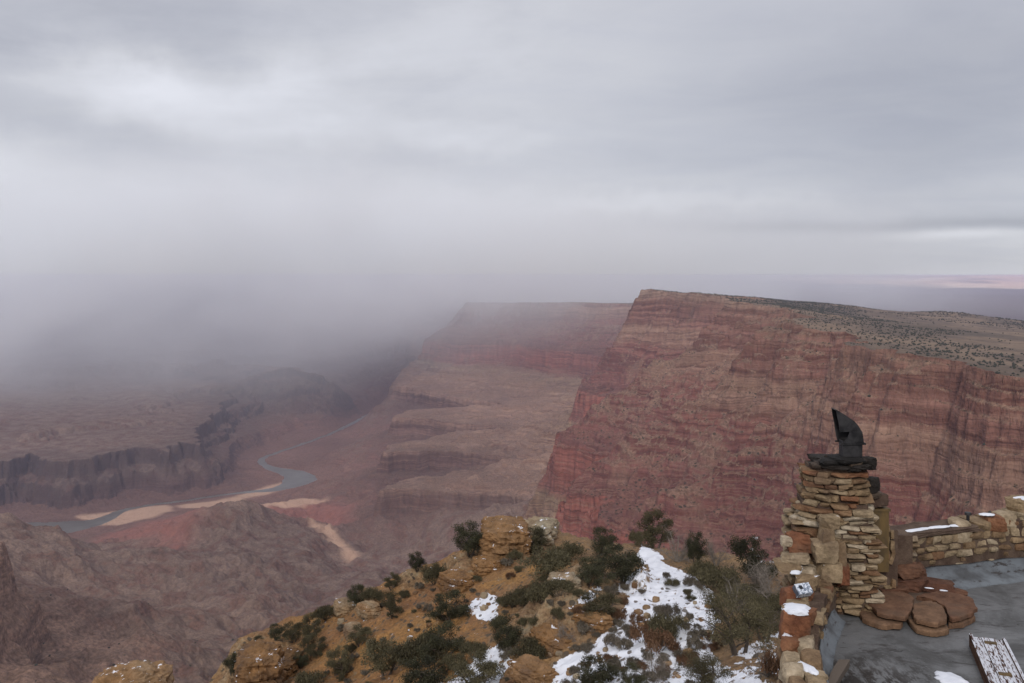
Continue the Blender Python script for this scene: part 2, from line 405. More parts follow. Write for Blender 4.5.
    bt = -600 + 30 * fbm(x / 200, y / 200, 4, 14) - np.interp(db, [0, 25, 60, 80, 160, 400, 900, 2500], [0, 110, 140, 230, 290, 420, 640, 1400])
    bt = np.where(db < 0, -600 + 22 * fbm(x / 200, y / 200, 4, 14) + np.maximum(0, -db) * 0.12, bt)
    h = np.maximum(np.maximum(east, fl), bt)
    cls = np.where((east >= fl) & (east >= bt), np.where(dr < 0, 0, np.where(dt < 0, 1, 2)), 2)
    # river
    rd = seg_dist_w(x + 14 * fbm(x / 120, y / 120, 2, 15), y + 14 * fbm(x / 120, y / 120, 2, 16), RIVP, RIVW)
    bank = RIVZ + 1.5 + np.maximum(rd, 0) * 0.03
    k = sst(10, 300, rd)
    hh = np.maximum(h, bank)
    h = np.where(rd < 0, RIVZ - 6, bank + (hh - bank) * k)
    # distant plain to the north-east
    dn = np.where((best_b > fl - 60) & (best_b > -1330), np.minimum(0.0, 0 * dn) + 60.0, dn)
    return h, cls, dr, db, dn, dw

def far_height(x, y):
    r = np.hypot(x, y)
    base = np.interp(r, [0, 9000, 16000, 30000, 42000, 60000, 90000, 160000], [-500, -500, -495, -455, -330, -150, -60, -200])
    m = ridged(x / 5200, y / 9000, 4, 31) * 38 + fbm(x / 1500, y / 3500, 3, 32) * 14
    mes = np.clip(fbm(x / 7000, y / 12000, 3, 33) * 3.2, -1, 1) * 70
    return base + (m + mes) * sst(15000, 38000, r)

cols = np.linspace(-150, 1174, 1420)
th = (cols - 512) / F
def rows(*segs):
    out = []
    for a, b, st in segs:
        n = int(math.log(b / a) / st); out.append(a * np.exp(np.linspace(0, math.log(b / a), n, endpoint=False)))
    out.append(np.array([segs[-1][1]])); return np.concatenate(out)
Yr = rows((420, 1200, .010), (1200, 7200, .0019), (7200, 16000, .0032), (16000, 90000, .009))
YY, TT = np.meshgrid(Yr, th, indexing='ij')
XX = TT * YY
Hc, cls, dr, db, dn, dw = canyon_height(XX, YY)
fh = far_height(XX, YY)
kf = sst(11000, 14500, YY) * sst(-1500, 1500, XX - 0.0 * YY)
ke = sst(6800, 8600, YY) * sst(1500, 3200, XX)           # the plain starts right behind the eastern plateau
kk = np.maximum(kf, ke)
kk = np.maximum(kk, sst(22000, 26000, YY))
ZZ = Hc + (fh - Hc) * kk
cls = np.where(kk > .5, 3, cls)
fc = cls[:-1, :-1]
slope_attr = {'butt': 1 - sst(150, 420, db), 'far_shade': sst(-260, -60, dn) * (1 - sst(260, 420, dn)) * (YY < 9800)}  # far-bank cliff shade painted in as dark rock; the butte takes it too
# colour zones of the ground itself (sand bars, red beds), in plan
def zone(polys, soft=60):
    d = np.full(XX.shape, 1e9)
    for p in polys:
        d = np.minimum(d, sdist(XX + 30 * fbm(XX / 160, YY / 160, 3, 41), YY + 60 * fbm(XX / 160, YY / 160, 3, 42), [flat(*q) for q in p]))
    return 1 - sst(-soft * .3, soft, d)
sandz = zone([[(78, 516, -1440), (120, 510, -1440), (165, 504, -1440), (172, 511, -1440), (150, 519, -1440), (120, 524, -1440)],
              [(236, 496, -1440), (262, 487, -1440), (281, 482, -1440), (284, 487, -1440), (262, 494, -1440), (244, 498, -1440)],
              [(178, 504, -1435), (240, 496, -1435), (243, 503, -1435), (200, 508, -1435)],
              [(250, 515, -1400), (285, 505, -1400), (325, 507, -1400), (300, 513, -1400), (268, 519, -1400)],
              [(310, 540, -1370), (322, 541, -1370), (354, 566, -1350), (350, 570, -1350)]], 45)
redz = zone([[(100, 545, -1350), (150, 517, -1380), (205, 506, -1350), (240, 508, -1330), (200, 530, -1290), (180, 560, -1250)],
             [(250, 520, -1400), (300, 508, -1400), (345, 515, -1390), (335, 535, -1380), (290, 530, -1390)]], 140)
nearf = 1.0 - sst(2600, 4700, YY)
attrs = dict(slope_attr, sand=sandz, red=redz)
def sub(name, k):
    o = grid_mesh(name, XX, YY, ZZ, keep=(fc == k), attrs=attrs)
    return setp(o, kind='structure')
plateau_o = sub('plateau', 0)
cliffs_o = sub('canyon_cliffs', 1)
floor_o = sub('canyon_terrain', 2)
plain_o = sub('distant_plain', 3)

# river surface
def ribbon(name, pts, z, hw):
    me = bpy.data.meshes.new(name); v = []; f = []
    for i, p in enumerate(pts):
        a = pts[max(i - 1, 0)]; b = pts[min(i + 1, len(pts) - 1)]
        d = Vector((b[0] - a[0], b[1] - a[1])).normalized(); n = Vector((-d.y, d.x))
        v += [(p[0] + n.x * hw, p[1] + n.y * hw, z), (p[0] - n.x * hw, p[1] - n.y * hw, z)]
        if i: f.append((2 * i - 2, 2 * i - 1, 2 * i + 1, 2 * i))
    me.from_pydata(v, [], f); me.update()
    o = bpy.data.objects.new(name, me); COL.objects.link(o); return o
river = setp(ribbon('river', RIVP, RIVZ, 230), kind='structure')

# ------------------------------------------------------------------ canyon materials
def srgb(*c):
    return tuple(((x / 255) / 12.92 if x <= 10 else ((x / 255 + .055) / 1.055) ** 2.4) for x in c)

def rock_mat(name, talus_lo=0.60, talus_hi=0.82, hills=False):
    m, t, out = new_mat(name)
    geo = t.n('ShaderNodeNewGeometry'); pos = geo.outputs['Position']
    sp = t.n('ShaderNodeSeparateXYZ', {0: pos}); z = sp.outputs[2]
    nz = t.n('ShaderNodeSeparateXYZ', {0: geo.outputs['True Normal']}).outputs[2]
    wz = t.rng(t.noise(t.scale(pos, (.0022, .0022, .0022)), 1, 3), .25, .75, -22, 22, False)
    wz2 = t.rng(t.noise(t.scale(pos, (.02, .02, .02)), 1, 3), .25, .75, -7, 7, False)
    zz = t.math('ADD', t.math('ADD', z, wz), wz2)
    v = t.math('DIVIDE', t.math('ADD', zz, 1480), 1480)          # 0 at -1480, 1 at 0
    def P(zv): return (zv + 1480) / 1480
    base = t.ramp(v, [(P(-1450), (.17, .105, .088)), (P(-1330), (.175, .095, .08)), (P(-1200), (.13, .08, .068)), (P(-1210), (.10, .065, .055)), (P(-1135), (.115, .075, .062)), (P(-1100), (.235, .165, .13)), (P(-1000), (.265, .19, .14)),
                      (P(-905), (.25, .20, .14)), (P(-880), (.20, .095, .075)), (P(-800), (.245, .10, .078)), (P(-700), (.225, .092, .072)), (P(-685), (.14, .068, .06)), (P(-600), (.175, .078, .067)),
                      (P(-520), (.16, .072, .062)), (P(-440), (.185, .085, .070)), (P(-410), (.22, .14, .11)), (P(-330), (.25, .175, .135)), (P(-300), (.19, .105, .085)), (P(-220), (.175, .095, .075)),
                      (P(-170), (.19, .115, .09)), (P(-135), (.25, .19, .15)), (P(-60), (.22, .17, .135))])
    # fine beds: colour follows height, lightly waving
    bed = t.noise(t.n('ShaderNodeCombineXYZ', {0: t.math('MULTIPLY', sp.outputs[0], .0009), 1: t.math('MULTIPLY', sp.outputs[1], .0009), 2: t.math('MULTIPLY', zz, .055)}).outputs[0], 1, 5, .7)
    bedv = t.rng(bed, .30, .70, .48, 1.60, False)
    c = t.mix(1.0, base, t.n('ShaderNodeCombineXYZ', {0: bedv, 1: t.math('POWER', bedv, 1.25), 2: t.math('POWER', bedv, 1.35)}).outputs[0], 'MULTIPLY')
    bed2 = t.noise(t.n('ShaderNodeCombineXYZ', {0: t.math('MULTIPLY', sp.outputs[0], .003), 1: t.math('MULTIPLY', sp.outputs[1], .003), 2: t.math('MULTIPLY', zz, .16)}).outputs[0], 1, 3, .6)
    c = t.mix(t.rng(bed2, .56, .62, 0, .55), c, (.27, .19, .145))
    c = t.mix(t.rng(bed2, .43, .38, 0, .6), c, (.085, .045, .038))  # dark recess lines: ledge shadow painted into the rock along the beds
    # stained flutes down the cliff faces
    flu = t.noise(t.scale(pos, (.045, .045, .004)), 1, 4, .65)
    fv = t.rng(flu, .3, .7, .80, 1.18, False)
    fsteep = t.rng(nz, .35, .7, 1, 0)
    c = t.mix(fsteep, c, t.mix(1.0, c, t.n('ShaderNodeCombineXYZ', {0: fv, 1: fv, 2: fv}).outputs[0], 'MULTIPLY'))
    # scree on gentler ground, brought down from the pale beds above
    tn = t.noise(t.scale(pos, (.012, .012, .006)), 1, 5, .62)
    nearw = t.math('MULTIPLY', t.rng(sp.outputs[1], 3500, 4500, 1, 0), t.rng(z, -740, -600))
    tal = t.math('MULTIPLY', t.rng(t.math('ADD', nz, t.math('MULTIPLY', nearw, .18)), talus_lo, talus_hi), t.rng(t.math('ADD', tn, t.math('MULTIPLY', nearw, .12)), .36, .60, .25, .92))
    talc = t.ramp(v, [(P(-1450), (.17, .11, .09)), (P(-1250), (.13, .088, .073)), (P(-1120), (.15, .11, .085)), (P(-1080), (.205, .15, .118)), (P(-900), (.24, .17, .13)), (P(-780), (.18, .105, .082)), (P(-640), (.18, .10, .08)), (P(-560), (.215, .15, .115)), (P(-350), (.23, .165, .125)), (P(-100), (.18, .135, .10))])
    speck = t.noise(t.scale(pos, (.11, .11, .11)), 1, 4, .7)
    sv = t.rng(speck, .32, .68, .52, 1.5, False)
    talc = t.mix(1.0, talc, t.n('ShaderNodeCombineXYZ', {0: sv, 1: sv, 2: sv}).outputs[0], 'MULTIPLY')
    c = t.mix(tal, c, talc)
    # rockfall chutes of pale rubble
    ch = t.noise(t.scale(pos, (.006, .0035, .0022), rot=(0, 0, .5)), 1, 5, .6)
    c = t.mix(t.math('MULTIPLY', t.rng(ch, .52, .68, 0, .42), t.rng(z, -820, -640)), c, t.mix(1.0, (.27, .205, .155), t.n('ShaderNodeCombineXYZ', {0: sv, 1: sv, 2: sv}).outputs[0], 'MULTIPLY'))
    # shrub speckle
    vor = t.n('ShaderNodeTexVoronoi', {'Vector': pos, 'Scale': .075, 'Randomness': 1.0})
    cellr = t.n('ShaderNodeSeparateColor', {0: vor.outputs['Color']}).outputs[0]
    dot = t.math('MULTIPLY', t.math('LESS_THAN', vor.outputs['Distance'], t.math('MULTIPLY', cellr, .42)), t.math('MULTIPLY', t.rng(nz, .45, .7), t.rng(z, -1150, -700, .15, .8)))
    c = t.mix(dot, c, (.035, .04, .028))
    svh = t.rng(speck, .32, .68, .7, 1.3, False)
    if hills:      # brown shales of the near hills
        hk = t.math('MAXIMUM', t.rng(t.math('ADD', sp.outputs[1], t.rng(tn, .3, .7, -250, 250, False)), 4900, 4200), t.math('MULTIPLY', t.rng(sp.outputs[0], -900, -1500), t.rng(z, -1400, -1300)))
        c = t.mix(t.math('MULTIPLY', hk, .85), c, t.mix(1.0, t.ramp(tn, [(.32, (.085, .066, .055)), (.42, (.145, .092, .074)), (.5, (.155, .125, .105)), (.62, (.21, .172, .145))]), t.n('ShaderNodeCombineXYZ', {0: svh, 1: svh, 2: svh}).outputs[0], 'MULTIPLY'))
    # big soft patches
    big = t.noise(t.scale(pos, (.0012, .0012, .002)), 1, 3)
    bv = t.rng(big, .3, .7, .82, 1.16, False)
    c = t.mix(1.0, c, t.n('ShaderNodeCombineXYZ', {0: bv, 1: bv, 2: bv}).outputs[0], 'MULTIPLY')
    at = t.n('ShaderNodeAttribute', attribute_name='butt').outputs['Fac']
    c = t.mix(t.math('MULTIPLY', at, .85), c, t.mix(1.0, (.19, .14, .11), t.n('ShaderNodeCombineXYZ', {0: t.math('MULTIPLY', bedv, sv), 1: t.math('MULTIPLY', bedv, sv), 2: t.math('MULTIPLY', bedv, sv)}).outputs[0], 'MULTIPLY'))
    at = t.n('ShaderNodeAttribute', attribute_name='far_shade').outputs['Fac']
    c = t.mix(t.math('MULTIPLY', t.math('MULTIPLY', at, t.rng(nz, .5, .9, .95, .35)), t.rng(big, .3, .6, .6, 1.0)), c, t.mix(1.0, (.045, .037, .038), t.n('ShaderNodeCombineXYZ', {0: fv, 1: fv, 2: fv}).outputs[0], 'MULTIPLY'))  # darkens the rock colour itself where the far bank is painted as shaded
    at = t.n('ShaderNodeAttribute', attribute_name='red').outputs['Fac']
    c = t.mix(t.math('MULTIPLY', at, .8), c, t.mix(1.0, (.26, .125, .105), t.n('ShaderNodeCombineXYZ', {0: fv, 1: fv, 2: fv}).outputs[0], 'MULTIPLY'))
    at = t.n('ShaderNodeAttribute', attribute_name='sand').outputs['Fac']
    c = t.mix(t.math('MULTIPLY', at, .85), c, (.50, .38, .29))
    c = t.mix(1.0, c, (1.08, .90, .81), 'MULTIPLY')
    bump = t.math('ADD', t.math('MULTIPLY', t.noise(t.scale(pos, (.05, .05, .02)), 1, 6, .65), 14), t.math('MULTIPLY', t.noise(t.scale(pos, (.006, .006, .12)), 1, 3, .6), 5))
    bump = t.math('ADD', bump, t.math('MULTIPLY', t.noise(t.scale(pos, (.014, .014, .006)), 1, 5, .6), 34))
    finish(t, out, c, .95, bump, 1.0, 1.0, spec=.1)
    return m
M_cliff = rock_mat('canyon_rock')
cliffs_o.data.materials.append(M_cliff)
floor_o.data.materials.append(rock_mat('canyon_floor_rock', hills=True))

m, t, out = new_mat('plateau_ground')
pos = t.n('ShaderNodeNewGeometry').outputs['Position']
a = t.noise(t.scale(pos, (.0016, .0008, 0)), 1, 5, .6)
b = t.noise(t.scale(pos, (.03, .02, 0)), 1, 5, .7)
c = t.ramp(a, [(.36, (.095, .075, .055)), (.47, (.13, .095, .07)), (.54, (.205, .145, .10)), (.62, (.13, .095, .07))])
bv = t.rng(b, .3, .7, .65, 1.3, False)
c = t.mix(1.0, c, t.n('ShaderNodeCombineXYZ', {0: bv, 1: bv, 2: bv}).outputs[0], 'MULTIPLY')
finish(t, out, c, .95, b, .8, 3.0, spec=.1)
plateau_o.data.materials.append(m)

m, t, out = new_mat('painted_desert')
pos = t.n('ShaderNodeNewGeometry').outputs['Position']
sp = t.n('ShaderNodeSeparateXYZ', {0: pos})
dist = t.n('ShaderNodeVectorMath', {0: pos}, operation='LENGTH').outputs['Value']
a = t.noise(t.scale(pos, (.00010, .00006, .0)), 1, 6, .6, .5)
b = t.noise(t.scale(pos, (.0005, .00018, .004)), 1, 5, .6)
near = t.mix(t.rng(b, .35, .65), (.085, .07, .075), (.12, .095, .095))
pink = t.ramp(t.math('ADD', t.math('MULTIPLY', a, .55), t.math('MULTIPLY', b, .45)), [(.40, (.22, .13, .13)), (.47, (.70, .44, .33)), (.54, (.88, .68, .50)), (.62, (.42, .26, .22))])  # far pink beds, their sunlit brightness painted into the base colour
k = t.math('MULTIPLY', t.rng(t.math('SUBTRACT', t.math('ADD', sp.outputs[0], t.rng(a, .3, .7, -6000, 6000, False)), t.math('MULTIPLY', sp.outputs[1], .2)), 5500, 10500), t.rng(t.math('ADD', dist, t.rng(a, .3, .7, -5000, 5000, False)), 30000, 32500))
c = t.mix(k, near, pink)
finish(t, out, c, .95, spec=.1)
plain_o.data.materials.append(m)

m, t, out = new_mat('river_water')
pos = t.n('ShaderNodeNewGeometry').outputs['Position']
b = t.noise(t.scale(pos, (.01, .01, .01)), 1, 4, .6)
c = t.mix(t.rng(b, .4, .65), (.095, .09, .08), (.135, .13, .118))
finish(t, out, c, .32, t.noise(t.scale(pos, (.12, .12, .1)), 1, 3), .25, 1.0, spec=.5)
river.data.materials.append(m)

# ------------------------------------------------------------------ haze and the low cloud
def box_obj(name, x0, x1, y0, y1, z0, z1):
    me = bpy.data.meshes.new(name)
    v = [(x, y, z) for z in (z0, z1) for y in (y0, y1) for x in (x0, x1)]
    me.from_pydata(v, [], [(0, 2, 3, 1), (4, 5, 7, 6), (0, 1, 5, 4), (2, 6, 7, 3), (0, 4, 6, 2), (1, 3, 7, 5)])
    o = bpy.data.objects.new(name, me); COL.objects.link(o); return o
HAZE_TOP = 6.0
haze = setp(box_obj('haze', -130000, 130000, -2000, 95000, -1700, HAZE_TOP), kind='stuff')
m, t, out = new_mat('haze_air')
vol = t.n('ShaderNodeVolumePrincipled', {'Color': (.80, .78, 1.0), 'Density': 2.4e-5, 'Anisotropy': 0.0})
t.L.new(vol.outputs[0], out.inputs['Volume'])
haze.data.materials.append(m)

#@@FOG
fog = setp(box_obj('low_cloud', -16000, 10000, 5600, 19000, -1300, 1500), kind='stuff')
m, t, out = new_mat('cloud_vapour')
geo = t.n('ShaderNodeNewGeometry'); pos = geo.outputs['Position']
sp = t.n('ShaderNodeSeparateXYZ', {0: pos}); fx, fy, fz = sp.outputs
n = t.noise(t.scale(pos, (.00034, .00034, .0007)), 1, 4, .58, .5)
nb2 = t.noise(t.scale(pos, (.0011, .0011, .0016)), 1, 4, .6, .4)
nn = t.math('ADD', t.rng(n, .3, .7, -1, 1, False), t.rng(nb2, .3, .7, -.55, .55, False))
# base of the cloud: climbs towards the right (east)
basez = t.math('ADD', t.rng(fx, -6500, -300, -1060, -680, False), t.math('MULTIPLY', nn, 430))
hgt = t.math('SUBTRACT', fz, basez)
kz = t.math('MULTIPLY', t.rng(hgt, -300, 800), t.rng(fz, 1450, 150, 0, 1))
edge = t.math('ADD', t.math('MULTIPLY', nn, 700), t.math('MULTIPLY', fy, -.055))
kx = t.rng(t.math('ADD', fx, edge), -1500, 1200, 1, 0)
ky = t.math('MULTIPLY', t.rng(t.math('ADD', fy, t.math('MULTIPLY', nn, 700)), 6000, 9000), t.rng(fy, 19000, 17500, 0, 1))
kn = t.math('MULTIPLY', t.rng(n, .32, .62, .25, 1.3), t.rng(nb2, .34, .64, .45, 1.4))
d = t.math('MULTIPLY', t.math('MULTIPLY', kz, kx), t.math('MULTIPLY', ky, kn))
# thin mist trailing east over the far wall
mist = t.math('MULTIPLY', t.math('MULTIPLY', t.rng(fx, 1500, 7000, 1, 0), t.rng(fy, 7000, 11500)), t.math('MULTIPLY', t.rng(fz, -750, -200), t.rng(fz, 1400, 100, 0, 1)))
veil = t.math('MULTIPLY', t.math('MULTIPLY', t.rng(fx, -900, -3000), t.rng(fy, 5800, 9000)), t.math('MULTIPLY', t.rng(fz, -1280, -900), t.math('MULTIPLY', t.rng(fz, 600, 0, 0, 1), kn)))
dens = t.math('ADD', t.math('ADD', t.math('MULTIPLY', d, 1.0e-3), t.math('MULTIPLY', veil, 4.2e-4)), t.math('MULTIPLY', t.math('MULTIPLY', mist, kn), 5.5e-4))
vol = t.n('ShaderNodeVolumePrincipled', {'Color': (.972, .981, 1.0), 'Density': dens, 'Anisotropy': 0.0})
t.L.new(vol.outputs[0], out.inputs['Volume'])
fog.data.materials.append(m)
m.cycles.volume_step_rate = 0.3
#@@REST
# ================================================================== THE NEAR RIDGE
near_pts = [K(640, 546, 74), K(660, 548, 74), K(690, 553, 68), K(720, 562, 62), K(770, 566, 60), K(600, 556, 74), K(570, 548, 76), K(545, 533, 74), K(520, 529, 72), K(500, 531, 70), K(485, 540, 70),
            K(450, 560, 70), K(430, 568, 69), K(400, 584, 67), K(350, 606, 66), K(290, 625, 65), K(255, 640, 64), K(238, 655, 62), K(226, 683, 59),
            K(300, 683, 57), K(300, 650, 60.5), K(350, 683, 53), K(350, 645, 59), K(400, 683, 48), K(400, 630, 58), K(450, 683, 44), K(450, 620, 55), K(450, 590, 62),
            K(500, 683, 41), K(500, 620, 51), K(500, 585, 59), K(500, 560, 64), K(550, 683, 39), K(550, 625, 47), K(550, 585, 56), K(550, 560, 64),
            K(600, 683, 37.5), K(600, 620, 46), K(600, 580, 58), K(650, 683, 35.5), K(650, 620, 45), K(650, 580, 57), K(700, 683, 33.5), K(700, 620, 43), K(700, 585, 53),
            K(750, 683, 31), K(750, 620, 41), K(780, 683, 29), K(790, 620, 40), K(850, 620, 40), K(900, 600, 42), K(1024, 600, 40), K(1100, 620, 36),
            (6, 20, -12.5), (2, 22, -13.5), (-6, 22, -15), (-14, 28, -18), (12, 20, -14), (20, 18, -16), (3, 8, -10.5), (-8, 8, -12), (12, 8, -12), (-20, 45, -24), (-26, 55, -29),
            K(190, 720, 50), K(240, 700, 55)]
nearT = TPS(near_pts, 10.0, 0.004)
crest_px = [-400, 100, 190, 226, 240, 290, 350, 400, 450, 490, 520, 560, 600, 640, 690, 740, 790, 900, 1024, 1400]
crest_Y = [40, 50, 56, 60, 63, 65.5, 66.5, 67.5, 70.5, 71, 73, 77, 76, 76, 70, 62, 58, 48, 45, 45]
def near_height(x, y, rough=True):
    px = 512 + F * x / np.maximum(y, .5)
    yc = np.interp(px, crest_px, crest_Y) + 1.2 * fbm(px / 60, 0 * px, 2, 61)
    h = nearT(x, np.minimum(y, yc + 4))
    left = np.clip((210 - px) / 60, 0, 3)
    beyond = np.maximum(0, y - yc)
    h = h - (np.sqrt(beyond ** 2 + 9) - 3) * 1.05 - left * 7
    if rough:
        k = 1.0
        h = h + 1.0 * fbm(x / 9, y / 9, 3, 62) + .38 * ridged(x / 2.6, y / 2.6, 3, 63) + .09 * fbm(x / .6, y / .6, 3, 64)
        # broken ledges of rock on the left flank and in the rib through the middle
        rk = rockmask(px, y, x)
        led = np.abs(((h + .25 * fbm(x / 3, y / 3, 2, 65)) / 1.1) % 1 - .5) * 2
        h = h + rk * (.9 * ridged(x / 2.2, y / 2.2, 4, 66, .6) + .5 * led)
    return h
def pyof(x, y, z): return HZ - F * z / y
def rockmask(px, y, x):
    m = np.zeros_like(px)
    for (a, b, sx, sy) in [(250, 58.5, 40, 5), (560, 48, 42, 4.5), (585, 53, 26, 3.5), (505, 68, 28, 3.5), (410, 66, 14, 2), (365, 65, 12, 2), (640, 53, 10, 2), (460, 66, 18, 3)]:
        m = np.maximum(m, np.exp(-((px - a) / sx) ** 2 - ((y - b) / sy) ** 2))
    return np.clip(m * 1.3, 0, 1)

colsN = np.linspace(-220, 1300, 1250); thN = (colsN - 512) / F
YrN = rows((6, 26, .012), (26, 84, .0023), (84, 1400, .03))
YN, TN = np.meshgrid(YrN, thN, indexing='ij'); XN = TN * YN
ZN = near_height(XN, YN)
PX = 512 + F * XN / YN; PY = HZ - F * ZN / YN
# where the snow lies on the ridge
def psoft(poly, soft):
    return 1 - sst(-soft, soft, sdist(PX + 7 * fbm(XN / 2.5, YN / 2.5, 3, 71), PY + 4 * fbm(XN / 2.5, YN / 2.5, 3, 72), poly))
snow = np.zeros_like(ZN)
def mx(a, v): return np.maximum(a, v)
snow = mx(snow, 1.06 * psoft([(641, 541), (652, 547), (668, 563), (690, 573), (715, 590), (720, 608), (712, 618), (690, 600), (668, 590), (650, 575), (636, 556)], 5))
snow = mx(snow, .895 * psoft([(640, 560), (690, 590), (724, 620), (715, 650), (790, 700), (545, 710), (500, 700), (560, 655), (610, 625), (625, 600), (600, 590)], 9))
snow = mx(snow, .88 * psoft([(425, 700), (470, 655), (500, 640), (520, 650), (500, 690), (480, 710)], 7))
snow = mx(snow, .87 * psoft([(470, 600), (490, 588), (503, 598), (500, 625), (480, 625), (463, 612)], 5))
snow = mx(snow, .82 * psoft([(560, 605), (590, 585), (612, 580), (600, 600), (570, 615)], 5))
snow = mx(snow, .80 * psoft([(725, 655), (760, 630), (800, 620), (800, 690), (740, 700)], 8))
snow = mx(snow, .72 * psoft([(527, 524), (545, 522), (565, 533), (548, 537)], 3))
snow = mx(snow, .66 * psoft([(300, 618), (350, 600), (360, 606), (310, 626)], 4))
snow = mx(snow, .55 * psoft([(395, 578), (420, 566), (430, 575), (380, 610), (370, 612)], 4))
snow = mx(snow, .64 * psoft([(380, 560), (520, 540), (520, 700), (240, 700), (250, 650)], 10))
tan = np.exp(-((PX - 590) / 70) ** 2) * sst(600, 560, PY)
ridge = setp(grid_mesh('ridge_ground', XN, YN, ZN, attrs={'snow': snow, 'rock': rockmask(PX, YN, XN)}, smooth=True), kind='structure')
m, t, out = new_mat('ridge_soil')
geo = t.n('ShaderNodeNewGeometry'); pos = geo.outputs['Position']; nz = t.n('ShaderNodeSeparateXYZ', {0: geo.outputs['Normal']}).outputs[2]
sp = t.n('ShaderNodeSeparateXYZ', {0: pos})
a = t.noise(t.scale(pos, (.16, .16, .16)), 1, 5, .6); b = t.noise(pos, 1.4, 6, .7); f_ = t.noise(pos, 6.0, 4, .7)
east = t.rng(t.math('ADD', sp.outputs[0], t.rng(a, .3, .7, -4, 4, False)), -4, 6)
soil = t.mix(t.rng(a, .38, .62), (.31, .165, .06), (.24, .12, .055))
soil = t.mix(t.rng(b, .5, .7, 0, .8), soil, (.20, .15, .095))
soil = t.mix(t.math('MULTIPLY', east, .55), soil, (.19, .145, .10))
rk = t.n('ShaderNodeAttribute', attribute_name='rock').outputs['Fac']
rockc = t.ramp(b, [(.3, (.10, .065, .045)), (.45, (.25, .16, .09)), (.6, (.34, .25, .15)), (.72, (.26, .25, .19))])
c = t.mix(t.math('MULTIPLY', rk, .9), soil, rockc)
peb = t.rng(f_, .3, .7, .6, 1.35, False)
c = t.mix(1.0, c, t.n('ShaderNodeCombineXYZ', {0: peb, 1: peb, 2: peb}).outputs[0], 'MULTIPLY')
vor = t.n('ShaderNodeTexVoronoi', {'Vector': t.scale(pos, (1, 1, 1)), 'Scale': 1.6})
cr = t.n('ShaderNodeSeparateColor', {0: vor.outputs['Color']}).outputs[0]
c = t.mix(t.math('MULTIPLY', t.math('LESS_THAN', vor.outputs['Distance'], t.math('MULTIPLY', cr, .30)), .75), c, (.075, .062, .048))
sn = t.n('ShaderNodeAttribute', attribute_name='snow').outputs['Fac']
snn = t.math('ADD', t.math('MULTIPLY', t.noise(t.scale(pos, (1.0, .7, 1.0)), .8, 6, .72), .62), t.math('MULTIPLY', t.noise(t.scale(pos, (1, .6, 1)), 3.2, 3, .7), .38))
ridgev = t.math('SUBTRACT', 1.0, sn)
sm = t.rng(t.math('SUBTRACT', snn, t.math('ADD', .32, t.math('MULTIPLY', ridgev, .80))), .0, .035)
sm = t.math('MULTIPLY', sm, t.rng(nz, .45, .72))
c = t.mix(sm, c, (.74, .75, .80))
vor2 = t.n('ShaderNodeTexVoronoi', {'Vector': t.scale(pos, (1, .8, 1)), 'Scale': 2.4})
cr2 = t.n('ShaderNodeSeparateColor', {0: vor2.outputs['Color']}).outputs[1]
c = t.mix(t.math('MULTIPLY', t.math('LESS_THAN', vor2.outputs['Distance'], t.math('MULTIPLY', t.math('POWER', cr2, 2.0), .42)), t.rng(sn, .98, .90, .25, .9)), c, t.mix(cr2, (.16, .085, .045), (.085, .07, .055)))
bh = t.math('ADD', t.math('MULTIPLY', b, .30), t.math('MULTIPLY', f_, .09))
bh = t.math('ADD', t.math('MULTIPLY', bh, t.math('SUBTRACT', 1.0, t.math('MULTIPLY', sm, .75))), t.math('MULTIPLY', sm, .12))
finish(t, out, c, t.rng(sm, 0, 1, .95, .7), bh, .9, 1.0, spec=.2)
ridge.data.materials.append(m)

def ground_hit(px, py):
    """where the sight line through a pixel meets the ridge"""
    Ys = np.exp(np.linspace(math.log(20), math.log(95), 900))
    z = near_height((px - 512) / F * Ys, Ys); ray = -(py - HZ) / F * Ys
    k = np.nonzero(z >= ray)[0]
    i = k[0] if len(k) else int(np.argmin(np.abs(z - ray) / Ys))
    Y = Ys[i]; return ((px - 512) / F * Y, Y, z[i])
def gz(x, y): return float(near_height(np.array([x]), np.array([y]))[0])

# ================================================================== ROCK AND PLANT BUILDERS
def mesh_from(name, V, Fc, mats, midx=None, smooth=False, attrs=None):
    me = bpy.data.meshes.new(name); me.from_pydata([tuple(v) for v in V], [], Fc)
    for mm in mats: me.materials.append(mm)
    if midx is not None: me.polygons.foreach_set('material_index', midx)
    if smooth: me.polygons.foreach_set('use_smooth', [True] * len(me.polygons))
    for k, v in (attrs or {}).items():
        a = me.attributes.new(k, 'FLOAT', 'POINT'); a.data.foreach_set('value', np.asarray(v, np.float32))
    me.update(); return me
def link(name, me, parent=None):
    o = bpy.data.objects.new(name, me); COL.objects.link(o)
    if parent is not None: o.parent = parent
    return o
def empty(name, loc, rz=0.0):
    o = bpy.data.objects.new(name, None); COL.objects.link(o); o.location = loc; o.rotation_euler = (0, 0, rz); o.empty_display_size = .3
    return o
def copy_tree(o, parent=None):
    c = o.copy(); COL.objects.link(c)
    if parent is not None:
        c.parent = parent
    for ch in list(o.children): copy_tree(ch, c)
    return c

class Acc:
    """vertices, faces and a tone per vertex collected into one mesh"""
    def __init__(s): s.V = []; s.F = []; s.T = []; s.n = 0; s.M = []
    def add(s, V, Fc, tone=0.5, mi=0):
        s.V.append(np.asarray(V, float)); s.F += [tuple(i + s.n for i in f) for f in Fc]
        s.T.append(np.full(len(V), tone) if np.isscalar(tone) else np.asarray(tone)); s.n += len(V); s.M += [mi] * len(Fc)
    def mesh(s, name, mats, smooth=False):
        return mesh_from(name, np.concatenate(s.V), s.F, mats, s.M, smooth, {'tone': np.concatenate(s.T)})

